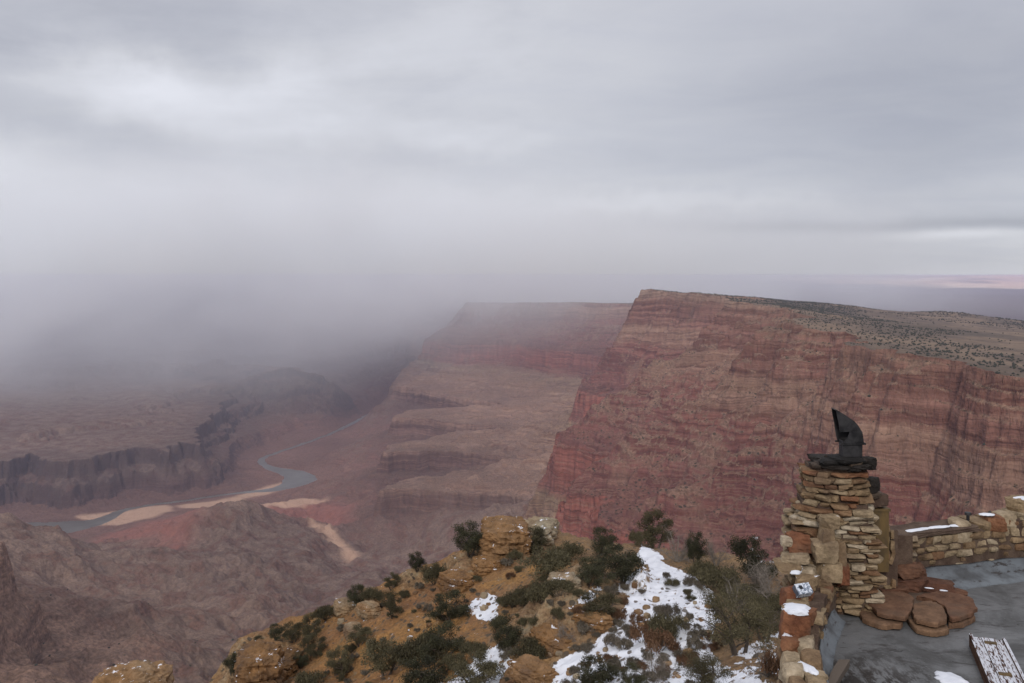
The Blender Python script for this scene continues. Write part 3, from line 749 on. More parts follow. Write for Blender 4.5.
def _cube_grid(n):
    """surface of a unit cube (-1..1), n x n quads on each side, shared corners"""
    idx = {}; V = []; Fc = []
    def vid(p):
        k = tuple(int(round(c * n)) for c in p)
        if k not in idx: idx[k] = len(V); V.append([2 * c / n - 1 for c in k])
        return idx[k]
    for ax in range(3):
        for side in (0, 1):
            for i in range(n):
                for j in range(n):
                    q = []
                    for (a, b) in ((i, j), (i + 1, j), (i + 1, j + 1), (i, j + 1)):
                        p = [0, 0, 0]; p[ax] = side; p[(ax + 1) % 3] = a / n; p[(ax + 2) % 3] = b / n
                        q.append(vid(p))
                    Fc.append(tuple(q if side else q[::-1]))
    return np.array(V), Fc
CG = {n: _cube_grid(n) for n in (2, 3, 4, 6, 10, 24)}
def stone(acc, c, size, ax, up, rnd=.6, n=3, tone=.5, rough=.10, mi=0):
    """one irregular stone: size = half extents along ax (unit, horizontal), its normal and up"""
    V, Fc = CG[n]; V = V.copy()
    r = np.linalg.norm(V, axis=1, keepdims=True); m_ = np.abs(V).max(1, keepdims=True)
    rnd = rnd * .62
    V = V * (1 - rnd) + V / r * m_ ** .5 * rnd * 1.12
    sh = rng.normal(0, rough * 1.6, (8, 3))                       # skew the corners
    k = 0
    w8 = [(1 + a * V[:, 0]) * (1 + b * V[:, 1]) * (1 + c_ * V[:, 2]) / 8 for a in (-1, 1) for b in (-1, 1) for c_ in (-1, 1)]
    D = sum(w8[i][:, None] * sh[i] * 1.6 for i in range(8))
    V = V + D + rng.normal(0, rough * .45, V.shape)
    ax = np.array(ax, float); ax /= np.linalg.norm(ax); up = np.array(up, float); up /= np.linalg.norm(up)
    nn = np.cross(up, ax)
    cut = rng.normal(0, 1, 3); cut /= np.linalg.norm(cut); over = np.maximum(0, V @ cut - .95); V = V - over[:, None] * cut   # a broken face
    P = np.array(c) + V[:, 0:1] * ax * size[0] + V[:, 1:2] * nn * size[1] + V[:, 2:3] * up * size[2]
    acc.add(P, Fc, tone, mi)

def stone_mat(name, stops, rough=.85, snow=False, bscale=22, wet=0.0):
    m, t, out = new_mat(name)
    geo = t.n('ShaderNodeNewGeometry'); pos = geo.outputs['Position']
    tone = t.n('ShaderNodeAttribute', attribute_name='tone').outputs['Fac']
    a = t.noise(pos, bscale * .35, 5, .65); b = t.noise(pos, bscale * 1.8, 4, .7)
    c = t.ramp(t.math('ADD', tone, t.rng(a, .3, .7, -.06, .06, False)), stops)
    v = t.rng(t.math('ADD', t.math('MULTIPLY', a, .6), t.math('MULTIPLY', b, .4)), .32, .68, .42, 1.42, False)
    c = t.mix(1.0, c, t.n('ShaderNodeCombineXYZ', {0: v, 1: v, 2: v}).outputs[0], 'MULTIPLY')
    stain = t.noise(pos, bscale * .12, 4, .6)
    c = t.mix(t.rng(stain, .52, .70, 0, .6), c, (.12, .075, .05))
    if snow:
        nz = t.n('ShaderNodeSeparateXYZ', {0: geo.outputs['Normal']}).outputs[2]
        s_ = t.math('MULTIPLY', t.rng(nz, .75, .9), t.rng(t.noise(pos, snow * .45, 5, .7), .60, .64))
        c = t.mix(s_, c, (.78, .79, .84))
    finish(t, out, c, rough, t.math('ADD', t.math('MULTIPLY', a, .5), b), .6, .02, spec=.25)
    return m
M_ridge_rock = stone_mat('ridge_rock', [(0, (.085, .05, .032)), (.3, (.20, .105, .042)), (.6, (.25, .145, .07)), (1, (.27, .225, .155))], bscale=3.4, snow=2.6)
def rock_obj(name, loc, size, rz, seed, tone, label, group=None, n=24, layered=True, cat='rock', blocks=1):
    """a weathered sandstone block, bedded and cracked, half sunk in the slope"""
    V, Fc = CG[n]; V = V.copy()
    r = np.linalg.norm(V, axis=1, keepdims=True)
    V = V * .45 + V / r * np.abs(V).max(1, keepdims=True) * .62
    P = V * np.array(size)
    s = max(size)
    d = .12 * s * (ridged(P[:, 0] / (s * .22) + seed, P[:, 2] / (s * .22) + P[:, 1] / (s * .3), 3, seed + 5, .6) - .3) + .16 * s * fbm(P[:, 0] / (s * .8) + seed, (P[:, 1] + P[:, 2]) / (s * .8), 3, seed) + .10 * s * ridged((P[:, 0] + P[:, 1]) / (s * .35), P[:, 2] / (s * .5), 3, seed + 2)
    nrm = V / np.linalg.norm(V, axis=1, keepdims=True)
    if layered:
        q = (P[:, 2] + .15 * P[:, 0] + .08 * s * fbm(P[:, 0] / s * 2, P[:, 1] / s * 2, 2, seed + 4)) / (size[2] * .55)
        d = d - .10 * s * np.exp(-(((q % 1) - .5) / .12) ** 2)
    P = P + nrm * d[:, None] * np.array([1, 1, .6])
    tn = np.clip(tone + .25 * fbm(P[:, 0] / s * 1.5, P[:, 2] / s * 1.5, 3, seed + 8), 0, 1)
    o = link(name, mesh_from(name, P, Fc, [M_ridge_rock], smooth=False, attrs={'tone': tn}))
    o.location = loc; o.rotation_euler = (0, 0, rz)
    return setp(o, label, cat, group)

# leaf, bark and twig materials
def leaf_mat(name, c1, c2):
    m, t, out = new_mat(name)
    oi = t.n('ShaderNodeObjectInfo').outputs['Random']
    tone = t.n('ShaderNodeAttribute', attribute_name='tone').outputs['Fac']
    c = t.mix(tone, c1, c2)
    v = t.rng(oi, 0, 1, .75, 1.25, False)
    c = t.mix(1.0, c, t.n('ShaderNodeCombineXYZ', {0: v, 1: v, 2: v}).outputs[0], 'MULTIPLY')
    finish(t, out, c, .8, spec=.15)
    return m
M_jun = leaf_mat('juniper_foliage', (.026, .026, .016), (.070, .066, .036))
M_jun2 = leaf_mat('olive_foliage', (.045, .039, .022), (.115, .098, .055))
M_sage = leaf_mat('sage_foliage', (.075, .062, .048), (.155, .13, .10))
M_rust = leaf_mat('rusty_foliage', (.085, .045, .026), (.15, .085, .05))
M_gray = leaf_mat('bare_twig', (.10, .085, .07), (.20, .17, .145))
M_bark = leaf_mat('juniper_bark', (.055, .042, .034), (.13, .105, .085))
M_treesnow = leaf_mat('snow_dust', (.70, .71, .76), (.8, .8, .85))

def tube(acc, pts, radii, sides=5, tone=.5, mi=0):
    pts = [Vector(p) for p in pts]; V = []; Fc = []
    for i, p in enumerate(pts):
        d = (pts[min(i + 1, len(pts) - 1)] - pts[max(i - 1, 0)]).normalized()
        u = d.orthogonal().normalized(); v_ = d.cross(u)
        for k in range(sides):
            a_ = 2 * math.pi * k / sides
            V.append(p + (u * math.cos(a_) + v_ * math.sin(a_)) * radii[i])
        if i:
            for k in range(sides):
                a0 = (i - 1) * sides + k; a1 = (i - 1) * sides + (k + 1) % sides
                Fc.append((a0, a1, a1 + sides, a0 + sides))
    acc.add([tuple(q) for q in V], Fc, tone, mi)

def limb_path(p0, d, L, n=5, wob=.25, up=0.0):
    P = [Vector(p0)]; d = Vector(d).normalized()
    for i in range(n):
        d = (d + Vector(rng.normal(0, wob, 3)) * .6 + Vector((0, 0, up))).normalized()
        P.append(P[-1] + d * L / n)
    return P

def leaves(acc, centres, radii, count, size, squash=.8, ctone=None, mi=0, vertical=.0):
    """small leaf-sized triangles spread through clumps; count per clump"""
    for ci, (c, r) in enumerate(zip(centres, radii)):
        n = int(count * (r / np.mean(radii)) ** 2)
        d = rng.normal(0, 1, (n, 3)); d /= np.linalg.norm(d, axis=1, keepdims=True)
        rad = r * rng.random(n) ** .45 * (1 + .25 * rng.normal(0, 1, n) * .5)
        p = np.array(c) + d * rad[:, None] * np.array([1, 1, squash])
        a = rng.normal(0, 1, (n, 3)); a[:, 2] += vertical * 2; a /= np.linalg.norm(a, axis=1, keepdims=True)
        b = np.cross(a, rng.normal(0, 1, (n, 3))); b /= np.linalg.norm(b, axis=1, keepdims=True)
        sz = size * rng.uniform(.6, 1.4, n)[:, None]
        asp = 1.0 + vertical * 1.5
        V = np.stack([p - a * sz * asp * .5 - b * sz * .35, p - a * sz * asp * .5 + b * sz * .35, p + a * sz * asp * .7 + b * sz * .1], 1).reshape(-1, 3)
        i0 = np.arange(n) * 3
        base = rng.uniform(.15, .85) if ctone is None else ctone
        tone = np.repeat(np.clip(base + rng.normal(0, .14, n), 0, 1), 3)
        acc.add(V, [(int(k), int(k) + 1, int(k) + 2) for k in i0], tone, mi)

def make_juniper(h, wdt, clumps, count, leaf, mat, dead=.25, lean=(0, 0), snowy=False, trunk_h=.25, seed=0):
    """root Empty > trunk (with limbs), crown"""
    tr = Acc(); cr = Acc()
    base = Vector((0, 0, -.25)); ends = []
    nst = rng.integers(2, 4)
    for s_ in range(nst):
        a_ = rng.uniform(0, 6.28)
        d = Vector((math.cos(a_) * .55 + lean[0], math.sin(a_) * .55 + lean[1], 1.1))
        P = limb_path(base + Vector((math.cos(a_) * .06 * h, math.sin(a_) * .06 * h, 0)), d, h * .78, 6, .28, .05)
        tube(tr, P, [h * .035 * (1 - i / 7) + .012 for i in range(7)], 6, rng.uniform(.2, .7))
        for k in range(2, 7):
            for q in range(2):
                a2 = rng.uniform(0, 6.28)
                d2 = Vector((math.cos(a2), math.sin(a2), rng.uniform(.0, .7)))
                L = wdt * .5 * rng.uniform(.45, 1.0) * (1 - abs(k - 3.4) / 6)
                B = limb_path(P[k], d2, L, 4, .3, .08)
                tube(tr, B, [h * .013 * (1 - i / 5) + .006 for i in range(5)], 4, rng.uniform(.3, .9))
                ends += [B[-1], B[-2], B[2]]
    rng.shuffle(ends)
    ce = []; rr = []
    for e in ends[:clumps * 5 // 9]:
        e = Vector(e); ce.append((e.x, e.y, max(e.z, h * .12))); rr.append(h * rng.uniform(.10, .19))
    while len(ce) < clumps:
        a_ = rng.uniform(0, 6.28); q = rng.random() ** .5
        zz_ = rng.uniform(.25, .92); ww = math.sqrt(max(0, 1 - (zz_ - .45) ** 2 / .36))
        ce.append((math.cos(a_) * q * wdt * .45 * ww, math.sin(a_) * q * wdt * .45 * ww, zz_ * h)); rr.append(h * rng.uniform(.12, .20))
    leaves(cr, ce, rr, count, leaf, .75)
    if snowy:
        for c_, r_ in zip(ce, rr):
            if rng.random() < .2: leaves(cr, [(c_[0], c_[1], c_[2] + r_ * .55)], [r_ * .45], count * .10, leaf, .3, mi=1)
    return tr.mesh('trunk', [M_bark]), cr.mesh('crown', [mat, M_treesnow])

def make_bush(h, wdt, count, leaf, mat, twigs=14):
    tr = Acc(); cr = Acc(); ce = []; rr = []
    for i in range(twigs):
        a_ = rng.uniform(0, 6.28)
        d = Vector((math.cos(a_), math.sin(a_), rng.uniform(.5, 1.6)))
        P = limb_path((0, 0, -.08), d, h * rng.uniform(.7, 1.05), 3, .2, .1)
        tube(tr, P, [.012, .009, .006, .003], 3, rng.uniform(.2, .9))
        q = P[-1] * .9
        ce.append((q.x * wdt / h * .75, q.y * wdt / h * .75, max(.08, q.z * .9))); rr.append(h * rng.uniform(.22, .34))
    leaves(cr, ce, rr, count / twigs, leaf, .8, vertical=.8)
    return tr.mesh('stem', [M_bark]), cr.mesh('foliage', [mat, M_treesnow])

def make_bare(h, wdt, n=9):
    tr = Acc(); tw = Acc()
    for i in range(n):
        a_ = rng.uniform(0, 6.28)
        P = limb_path((0, 0, -.15), (math.cos(a_) * .8, math.sin(a_) * .8, 1.0), h * rng.uniform(.6, 1), 6, .22, .05)
        tube(tr, P, [.045 * (1 - k / 7) + .008 for k in range(7)], 5, rng.uniform(.3, 1))
        for k in range(2, 7):
            for q in range(5):
                B = limb_path(P[k], rng.normal(0, 1, 3) + np.array([0, 0, .5]), wdt * .28 * rng.uniform(.4, 1), 4, .35, .05)
                tube(tw, B, [.014, .010, .008, .006, .004], 3, rng.uniform(.1, 1))
                for z_ in range(3):
                    C_ = limb_path(B[rng.integers(1, 5)], rng.normal(0, 1, 3) + np.array([0, 0, .3]), wdt * .12, 2, .3)
                    tube(tw, C_, [.007, .005, .003], 3, rng.uniform(.1, 1))
    return tr.mesh('trunk', [M_gray]), tw.mesh('twigs', [M_gray])
# ------------------------------------------------------------------ plants on the ridge
def plant_variants(maker, name, parts, label, cat, **kw):
    root = empty(name, (0, 0, 0)); a, b = maker(**kw)
    link(parts[0], a, root); link(parts[1], b, root)
    setp(root, label, cat); return root
# prototypes have unit size ~ real metres; the first placement moves the prototype itself
PROT = {}
def proto(key, build, name, parts, cat):
    PROT[key] = dict(meshes=build, name=name, parts=parts, cat=cat)
for i in range(5):
    proto(('jun', i), make_juniper(3.0, 3.2, 46, 210, .085, M_jun if i % 2 == 0 else M_jun2, snowy=(i == 2)), 'juniper_tree', ('trunk', 'crown'), 'tree')
for i in range(2):
    proto(('big', i), make_juniper(3.2, 4.6, 60, 230, .062, M_jun2, trunk_h=.3), 'juniper_tree', ('trunk', 'crown'), 'tree')
for i in range(3):
    proto(('sage', i), make_bush(.62, .8, 1100, .05, M_sage), 'sage_bush', ('stem', 'foliage'), 'bush')
for i in range(2):
    proto(('rust', i), make_bush(.8, .9, 1500, .05, M_rust), 'rusty_bush', ('stem', 'foliage'), 'bush')
for i in range(2):
    proto(('oak', i), make_bush(1.5, 1.9, 4200, .06, M_jun2, 26), 'scrub_oak', ('stem', 'foliage'), 'bush')
for i in range(2):
    proto(('bare', i), make_bare(2.4, 2.6), 'leafless_shrub', ('trunk', 'twigs'), 'shrub')
SIZE = {'jun': (3.2, 3.0), 'big': (4.6, 3.2), 'sage': (.85, .62), 'rust': (1.0, .8), 'oak': (1.9, 1.5), 'bare': (2.6, 2.4)}
def place(kind, px, py, wpx, hpx, label, group=None, pos=None):
    x, y, z = pos if pos is not None else ground_hit(px, py)
    n = len([k for k in PROT if k[0] == kind]); pr = PROT[(kind, int(rng.integers(n)))]
    r = empty(pr['name'], (x, y, z), rng.uniform(0, 6.28))
    W, H = SIZE[kind]; sx = wpx * y / F / W; sz = hpx * y / F / H
    r.scale = (sx, sx, sz)
    for pn, me in zip(pr['parts'], pr['meshes']): link(pn, me, r)
    setp(r, label, pr['cat'], group)
    return r
PL = [
 ('jun', 232, 676, 18, 24, 'dark juniper clinging to the far left foot of the orange ridge'),
 ('jun', 258, 645, 12, 8, 'tiny juniper at the left end of the ridge crest'),
 ('jun', 276, 640, 18, 15, 'low round juniper, first of the left crest cluster'),
 ('jun', 293, 642, 22, 20, 'dense dark juniper in the middle of the left crest cluster'),
 ('jun', 310, 640, 22, 26, 'tallest juniper of the left crest cluster'),
 ('oak', 326, 620, 22, 17, 'olive rounded bush behind the left crest cluster of junipers'),
 ('jun', 313, 656, 26, 22, 'dark juniper just below the left crest cluster'),
 ('jun', 300, 668, 18, 16, 'small juniper lowest in the left crest cluster'),
 ('jun', 357, 606, 20, 22, 'upright juniper on the notch of the ridge crest'),
 ('oak', 371, 602, 20, 15, 'low olive bush beside the upright juniper in the crest notch'),
 ('jun', 392, 590, 18, 17, 'round juniper on the rising crest above the orange slope'),
 ('jun', 393, 618, 22, 27, 'lone juniper in the middle of the bare orange slope'),
 ('jun', 417, 571, 20, 18, 'round juniper high on the crest left of the orange outcrop'),
 ('oak', 434, 585, 22, 24, 'straggly bush in the snowy gully below the crest'),
 ('jun', 470, 556, 38, 32, 'wide dark juniper leaning against the left side of the orange outcrop'),
 ('bare', 480, 540, 18, 16, 'thin leafless shrub on the crest beside the orange outcrop'),
 ('jun', 360, 646, 24, 20, 'small round juniper alone low on the orange slope'),
 ('jun', 340, 676, 28, 30, 'dark juniper at the bottom of the orange slope near small snow streaks'),
 ('jun', 452, 622, 36, 30, 'dark juniper left of the upper snow patch in the gully'),
 ('jun', 385, 678, 46, 42, 'broad juniper low on the slope, left end of the dark thicket'),
 ('oak', 420, 668, 46, 34, 'olive bush in the thicket between two junipers at the bottom'),
 ('jun', 445, 656, 40, 32, 'dark juniper in the middle of the thicket in the gully'),
 ('jun', 506, 650, 34, 34, 'tall juniper at the right end of the dark thicket'),
 ('oak', 522, 606, 26, 20, 'olive bush above the thicket below the orange outcrop'),
 ('jun', 535, 556, 26, 30, 'dark juniper behind the right shoulder of the orange outcrop'),
 ('oak', 548, 572, 44, 24, 'spreading olive bush on the slope right of the outcrop'),
 ('oak', 567, 562, 30, 20, 'flat olive bush just under the crest, right of the outcrop'),
 ('jun', 603, 556, 30, 28, 'olive green juniper rising over the crest left of the snow saddle'),
 ('jun', 618, 584, 52, 38, 'broad dark juniper at the left edge of the snow saddle'),
 ('jun', 590, 584, 34, 26, 'juniper tucked behind the broad one left of the snow saddle'),
 ('jun', 655, 548, 36, 38, 'tallest crest juniper just right of the tip of the snow'),
 ('oak', 636, 545, 16, 16, 'small bush on the crest at the very tip of the snow'),
 ('bare', 677, 562, 36, 34, 'grey leafless shrub right of the tallest crest juniper'),
 ('jun', 697, 565, 24, 32, 'narrow dark juniper on the crest between two grey shrubs'),
 ('bare', 716, 566, 26, 28, 'grey leafless shrub between the narrow and the wide crest junipers'),
 ('jun', 748, 580, 42, 46, 'wide dark juniper at the right end of the crest'),
 ('oak', 722, 592, 38, 30, 'brownish olive bush below the wide dark juniper'),
 ('oak', 702, 580, 28, 20, 'low olive bush at the right edge of the snow saddle'),
 ('bare', 735, 612, 40, 34, 'grey twiggy shrub right of the broad snow field'),
 ('bare', 774, 606, 50, 46, 'large grey leafless shrub close to the stone chimney'),
 ('bare', 760, 592, 40, 36, 'leafless shrub behind the large grey one near the chimney'),
 ('oak', 790, 618, 36, 30, 'brown bush half hidden behind the stone parapet'),
 ('jun', 600, 618, 40, 26, 'dark low juniper among small bushes left of the snow field'),
 ('oak', 560, 596, 26, 20, 'olive bush at the head of the rocky rib'),
 ('oak', 541, 606, 30, 24, 'olive bush on the rocky rib'),
 ('oak', 668, 640, 40, 30, 'greenish bush in the middle of the snow field'),
 ('rust', 642, 642, 26, 26, 'rust brown bush beside the greenish one in the snow'),
 ('rust', 660, 650, 30, 24, 'low rust brown bush under the greenish one in the snow'),
 ('big', 738, 655, 88, 66, 'large spreading juniper with bare lower limbs on the snow near the parapet'),
 ('big', 765, 640, 60, 44, 'second spreading juniper behind the large one near the parapet'),
 ('big', 704, 690, 62, 40, 'spreading juniper at the bottom edge below the large one'),
 ('rust', 790, 690, 48, 50, 'dark brown bush at the foot of the parapet wall'),
 ('bare', 768, 676, 44, 40, 'leafless shrub beside the foot of the parapet wall'),
 ('jun', 596, 692, 46, 34, 'dark juniper cut by the bottom edge left of the snow'),
 ('jun', 632, 694, 26, 30, 'smaller juniper cut by the bottom edge in the snow'),
 ('bare', 652, 682, 34, 34, 'leafless shrub with thin grey limbs at the bottom of the snow'),
 ('bare', 566, 644, 26, 20, 'dark grey leafless shrub on the rocky rib'),
 ('oak', 530, 660, 34, 24, 'brownish bush on the lower rocky rib'),
 ('jun', 478, 690, 50, 34, 'dark juniper at the bottom edge in the gully'),
 ('jun', 424, 694, 50, 36, 'dark juniper at the bottom edge under the thicket'),
 ('oak', 310, 690, 30, 20, 'small bush at the bottom edge of the orange slope'),
]
for k_, px, py, wp_, hp_, lb in PL: place(k_, px, py, wp_, hp_, lb)
def scatter(kinds, poly, n, w0, w1, label, group, avoid=0):
    xs = [p[0] for p in poly]; ys = [p[1] for p in poly]; c = 0; tries = 0; done = []
    while c < n and tries < n * 30:
        tries += 1
        px = rng.uniform(min(xs), max(xs)); py = rng.uniform(min(ys), max(ys))
        if not bool(inside(np.array(px), np.array(py), poly)): continue
        if any((px - a) ** 2 + ((py - b) * 1.5) ** 2 < 60 for a, b in done): continue
        done.append((px, py)); k_ = kinds[int(rng.integers(len(kinds)))]; ww = rng.uniform(w0, w1)
        place(k_, px, py, ww, ww * rng.uniform(.65, .9), label, group); c += 1
scatter(['sage', 'sage', 'rust'], [(600, 600), (630, 585), (655, 600), (700, 625), (725, 640), (700, 690), (560, 690), (575, 650)], 64, 7, 17, 'small grey-brown bush poking through the snow field', 'small bushes in the snow field')
scatter(['sage', 'oak'], [(655, 560), (700, 590), (722, 615), (700, 612), (660, 585)], 7, 8, 14, 'tuft of dry bush along the edge of the snow saddle', 'tufts along the snow saddle')
scatter(['sage', 'rust', 'oak'], [(505, 560), (560, 556), (600, 590), (570, 640), (520, 690), (490, 690), (500, 620)], 42, 5, 15, 'brown scrubby bush on the rocky slope below the outcrop', 'scrub on the rocky slope')
scatter(['sage', 'oak'], [(300, 640), (440, 580), (490, 560), (480, 600), (430, 690), (260, 690)], 46, 4, 12, 'small dry bush on the bare orange slope', 'small bushes on the orange slope')
scatter(['oak', 'bare', 'sage'], [(720, 590), (790, 590), (800, 640), (740, 620)], 12, 14, 28, 'brown thicket bush between the crest junipers and the parapet', 'thicket beside the parapet')
scatter(['oak', 'jun', 'oak'], [(425, 640), (500, 600), (530, 600), (505, 650), (455, 685), (400, 685)], 6, 16, 26, 'olive bush in the dark thicket down the gully', 'bushes of the gully thicket')

# ------------------------------------------------------------------ rocks on the ridge
def rock_at(px, py, w_px, h_px, d_m, rz, seed, tone, label, group=None, name='boulder', sink=.35, n=24, cat='rock'):
    x, y, z = ground_hit(px, py)
    hw = w_px * y / F / 2; hh = h_px * y / F / 2
    return rock_obj(name, (x, y + d_m * .4, z + hh * (1 - sink)), (hw, d_m, hh * (1 + sink)), rz, seed, tone, label, group, n, cat=cat)
rock_at(505, 554, 46, 27, 2.4, .1, 3, .50, 'big layered orange sandstone outcrop crowning the ridge', name='rock_outcrop', cat='outcrop')
rock_at(536, 541, 36, 13, 2.2, -.2, 9, .85, 'pale flat ledge of rock right of the orange outcrop', name='rock_outcrop', cat='outcrop')
rock_at(486, 572, 26, 12, 1.0, .3, 12, .35, 'orange boulder just under the big outcrop')
rock_at(455, 592, 26, 16, 1.2, .5, 15, .30, 'knobbly orange boulder on the upper slope')
rock_at(256, 690, 40, 34, 2.2, .2, 18, .22, 'rugged brown outcrop at the low left end of the ridge', name='rock_outcrop', cat='outcrop')
rock_at(284, 676, 24, 15, 1.8, -.1, 21, .25, 'brown stepped outcrop beside the rugged one at the low left end', name='rock_outcrop', cat='outcrop')
rock_at(345, 612, 22, 8, 1.0, .2, 24, .75, 'pale snow dusted ledge near the crest notch', name='rock_outcrop', cat='outcrop')
rock_at(368, 616, 18, 10, .8, .7, 27, .7, 'grey boulder beside the pale ledge in the crest notch')
rock_at(352, 636, 16, 9, .7, .3, 28, .8, 'grey-green boulder on the orange slope')
rock_at(556, 652, 34, 15, 1.3, .5, 30, .35, 'jagged rust coloured rock rib in the middle of the slope', name='rock_outcrop', cat='outcrop')
rock_at(590, 628, 28, 12, 1.2, .5, 33, .38, 'upper end of the rock rib with grey lichen patches', name='rock_outcrop', cat='outcrop')
rock_at(565, 590, 28, 10, 1.1, .1, 37, .85, 'pale green-grey slab beside the snow streaks')
rock_at(532, 682, 30, 13, 1.1, .6, 39, .4, 'brown rock at the bottom end of the rib', name='rock_outcrop', cat='outcrop')
nb_ = 0
for q in range(70):
    px = rng.uniform(270, 720); py = rng.uniform(585, 690)
    if py < np.interp(px, [270, 350, 450, 500, 640, 720], [650, 620, 580, 570, 575, 600]): continue
    ww = rng.uniform(3, 7); nb_ += 1
    rock_at(px, py, ww, ww * rng.uniform(.4, .7), ww * .03, rng.uniform(0, 3), rng.uniform(0, 200), rng.uniform(.2, .95), 'small loose rock scattered on the ridge slope', 'loose rocks on the ridge slope', n=4)
# the snow dusted knob that rises from below at the lower left
x_, y_, z_ = wp(132, 690, 96)
knob = rock_obj('rock_outcrop', (x_, y_, z_ - 4.2), (4.0, 3.4, 6.2), .3, 77, .6, 'snow dusted top of a separate rock knob at the lower left edge', n=24, cat='outcrop')

# scrub on the plateau and the canyon wall, far too many to count
def scrub():
    r2 = np.random.default_rng(11)
    W_ = YY[:-1, :-1] ** 2 * (YY[1:, :-1] - YY[:-1, :-1]) / YY[:-1, :-1]
    nz_ = np.abs(ZZ[1:, :-1] - ZZ[:-1, :-1]) / (YY[1:, :-1] - YY[:-1, :-1]); nx_ = np.abs(ZZ[:-1, 1:] - ZZ[:-1, :-1]) / (XX[:-1, 1:] - XX[:-1, :-1])
    flatness = np.exp(-((nz_ + nx_) / 1.1) ** 2)
    x = XX[:-1, :-1]; y = YY[:-1, :-1]; d = dr[:-1, :-1]
    cl = fbm(x / 420, y / 300, 4, 81)
    treed = sst(-.08, .14, cl + .45 * np.exp(-((d + 130) / 220) ** 2) + .18 * (y > 4300) - .35 * np.exp(-((d + 700) / 300) ** 2))
    dens = np.where(fc == 0, .03 + treed ** 2.6 * 1.5, 0) * (y < 7500)
    dens = dens + np.where((fc == 1) & (ZZ[:-1, :-1] > -720), .42 * flatness * sst(5000, 2500, y), 0) + np.where((fc == 1) & (d < 120), .6 * treed * flatness, 0)
    dens = dens + np.where((fc == 2) & (y < 2600) & (y > 1200), .05, 0)
    p = (W_ * dens).ravel(); p /= p.sum()
    N_ = 21000
    k = r2.choice(len(p), N_, p=p)
    i, j = np.unravel_index(k, x.shape)
    fy_ = r2.random(N_); fx_ = r2.random(N_)
    def lerp(A): return (A[i, j] * (1 - fy_) + A[i + 1, j] * fy_) * (1 - fx_) + (A[i, j + 1] * (1 - fy_) + A[i + 1, j + 1] * fy_) * fx_
    cx, cy_, cz = lerp(XX), lerp(YY), lerp(ZZ)
    s_ = r2.uniform(1.6, 3.9, N_) * np.where(cy_ > 4000, 1.35, 1.0)
    base = np.array([(1, 0, .35), (.3, .95, .4), (-.8, .6, .3), (-.8, -.6, .4), (.3, -.95, .3), (0.1, .1, 1.15), (0, 0, -.3)])
    Fb = np.array([(0, 1, 5), (1, 2, 5), (2, 3, 5), (3, 4, 5), (4, 0, 5), (1, 0, 6), (2, 1, 6), (3, 2, 6), (4, 3, 6), (0, 4, 6)])
    V = base[None] * s_[:, None, None] * r2.uniform(.7, 1.3, (N_, 7, 1)) + np.stack([cx, cy_, cz], 1)[:, None]
    Fq = (Fb[None] + (np.arange(N_) * 7)[:, None, None]).reshape(-1, 3)
    me = bpy.data.meshes.new('scrub'); V = V.reshape(-1, 3).astype(np.float32)
    me.vertices.add(len(V)); me.vertices.foreach_set('co', V.ravel()); me.loops.add(Fq.size); me.loops.foreach_set('vertex_index', Fq.ravel().astype(np.int32))
    me.polygons.add(len(Fq)); me.polygons.foreach_set('loop_start', np.arange(0, Fq.size, 3, dtype=np.int32)); me.polygons.foreach_set('loop_total', np.full(len(Fq), 3, dtype=np.int32))
    me.update()
    m, t, out = new_mat('far_scrub'); finish(t, out, (.042, .045, .032), .9, spec=.1); me.materials.append(m)
    return setp(link('scrub', me), kind='stuff')
scrub()
#@@MASONRY

# ================================================================== STONE CHIMNEY, PARAPETS AND ROOF
ROOFZ = -3.8
STOPS = [(0, (.13, .042, .022)), (.18, (.20, .085, .042)), (.35, (.18, .11, .06)), (.55, (.25, .175, .10)), (.78, (.33, .25, .16)), (1, (.42, .35, .26))]
M_stone = stone_mat('rubble_stone', STOPS, bscale=20)
M_stone_snow = stone_mat('coping_stone', STOPS, bscale=20, snow=5.0)
M_flag = stone_mat('flagstone_red', [(0, (.085, .035, .022)), (.4, (.135, .065, .038)), (1, (.20, .12, .07))], bscale=14)
m, t, out = new_mat('brown_mortar')
pos = t.n('ShaderNodeNewGeometry').outputs['Position']
a = t.noise(pos, 5, 5, .6); b = t.noise(pos, 60, 4, .7)
c = t.mix(t.rng(a, .35, .65), (.075, .048, .036), (.13, .09, .066))
v = t.rng(b, .3, .7, .75, 1.2, False)
c = t.mix(1.0, c, t.n('ShaderNodeCombineXYZ', {0: v, 1: v, 2: v}).outputs[0], 'MULTIPLY')
finish(t, out, c, .95, t.math('ADD', t.math('MULTIPLY', a, 1.5), b), .7, .015, spec=.15); M_mortar = m
m, t, out = new_mat('tar_flashing')
pos = t.n('ShaderNodeNewGeometry').outputs['Position']
a = t.noise(pos, 3.0, 6, .65); b = t.noise(t.scale(pos, (3, 3, 14)), 1.5, 5, .7)
c = t.mix(t.rng(a, .35, .62), (.07, .072, .076), (.145, .16, .175))
c = t.mix(t.rng(b, .56, .62), c, (.05, .045, .045))
finish(t, out, c, .55, a, .5, .03, spec=.35); M_tar = m
m, t, out = new_mat('roof_tar')
pos = t.n('ShaderNodeNewGeometry').outputs['Position']
a = t.noise(pos, 1.3, 5, .6, .4); st = t.noise(t.scale(pos, (1.3, 3.6, 1), rot=(0, 0, -.25)), 1.0, 7, .72, 1.6); f_ = t.noise(pos, 30, 4, .7)
c = t.mix(t.rng(a, .36, .62), (.07, .068, .067), (.145, .146, .148))
c = t.mix(t.rng(st, .53, .66, 0, .8), c, (.028, .022, .02))
st2 = t.noise(t.scale(pos, (2.2, 9.0, 1), rot=(0, 0, .2)), 1.0, 6, .7, 2.2)
c = t.mix(t.rng(st2, .60, .64, 0, .8), c, (.02, .016, .015))
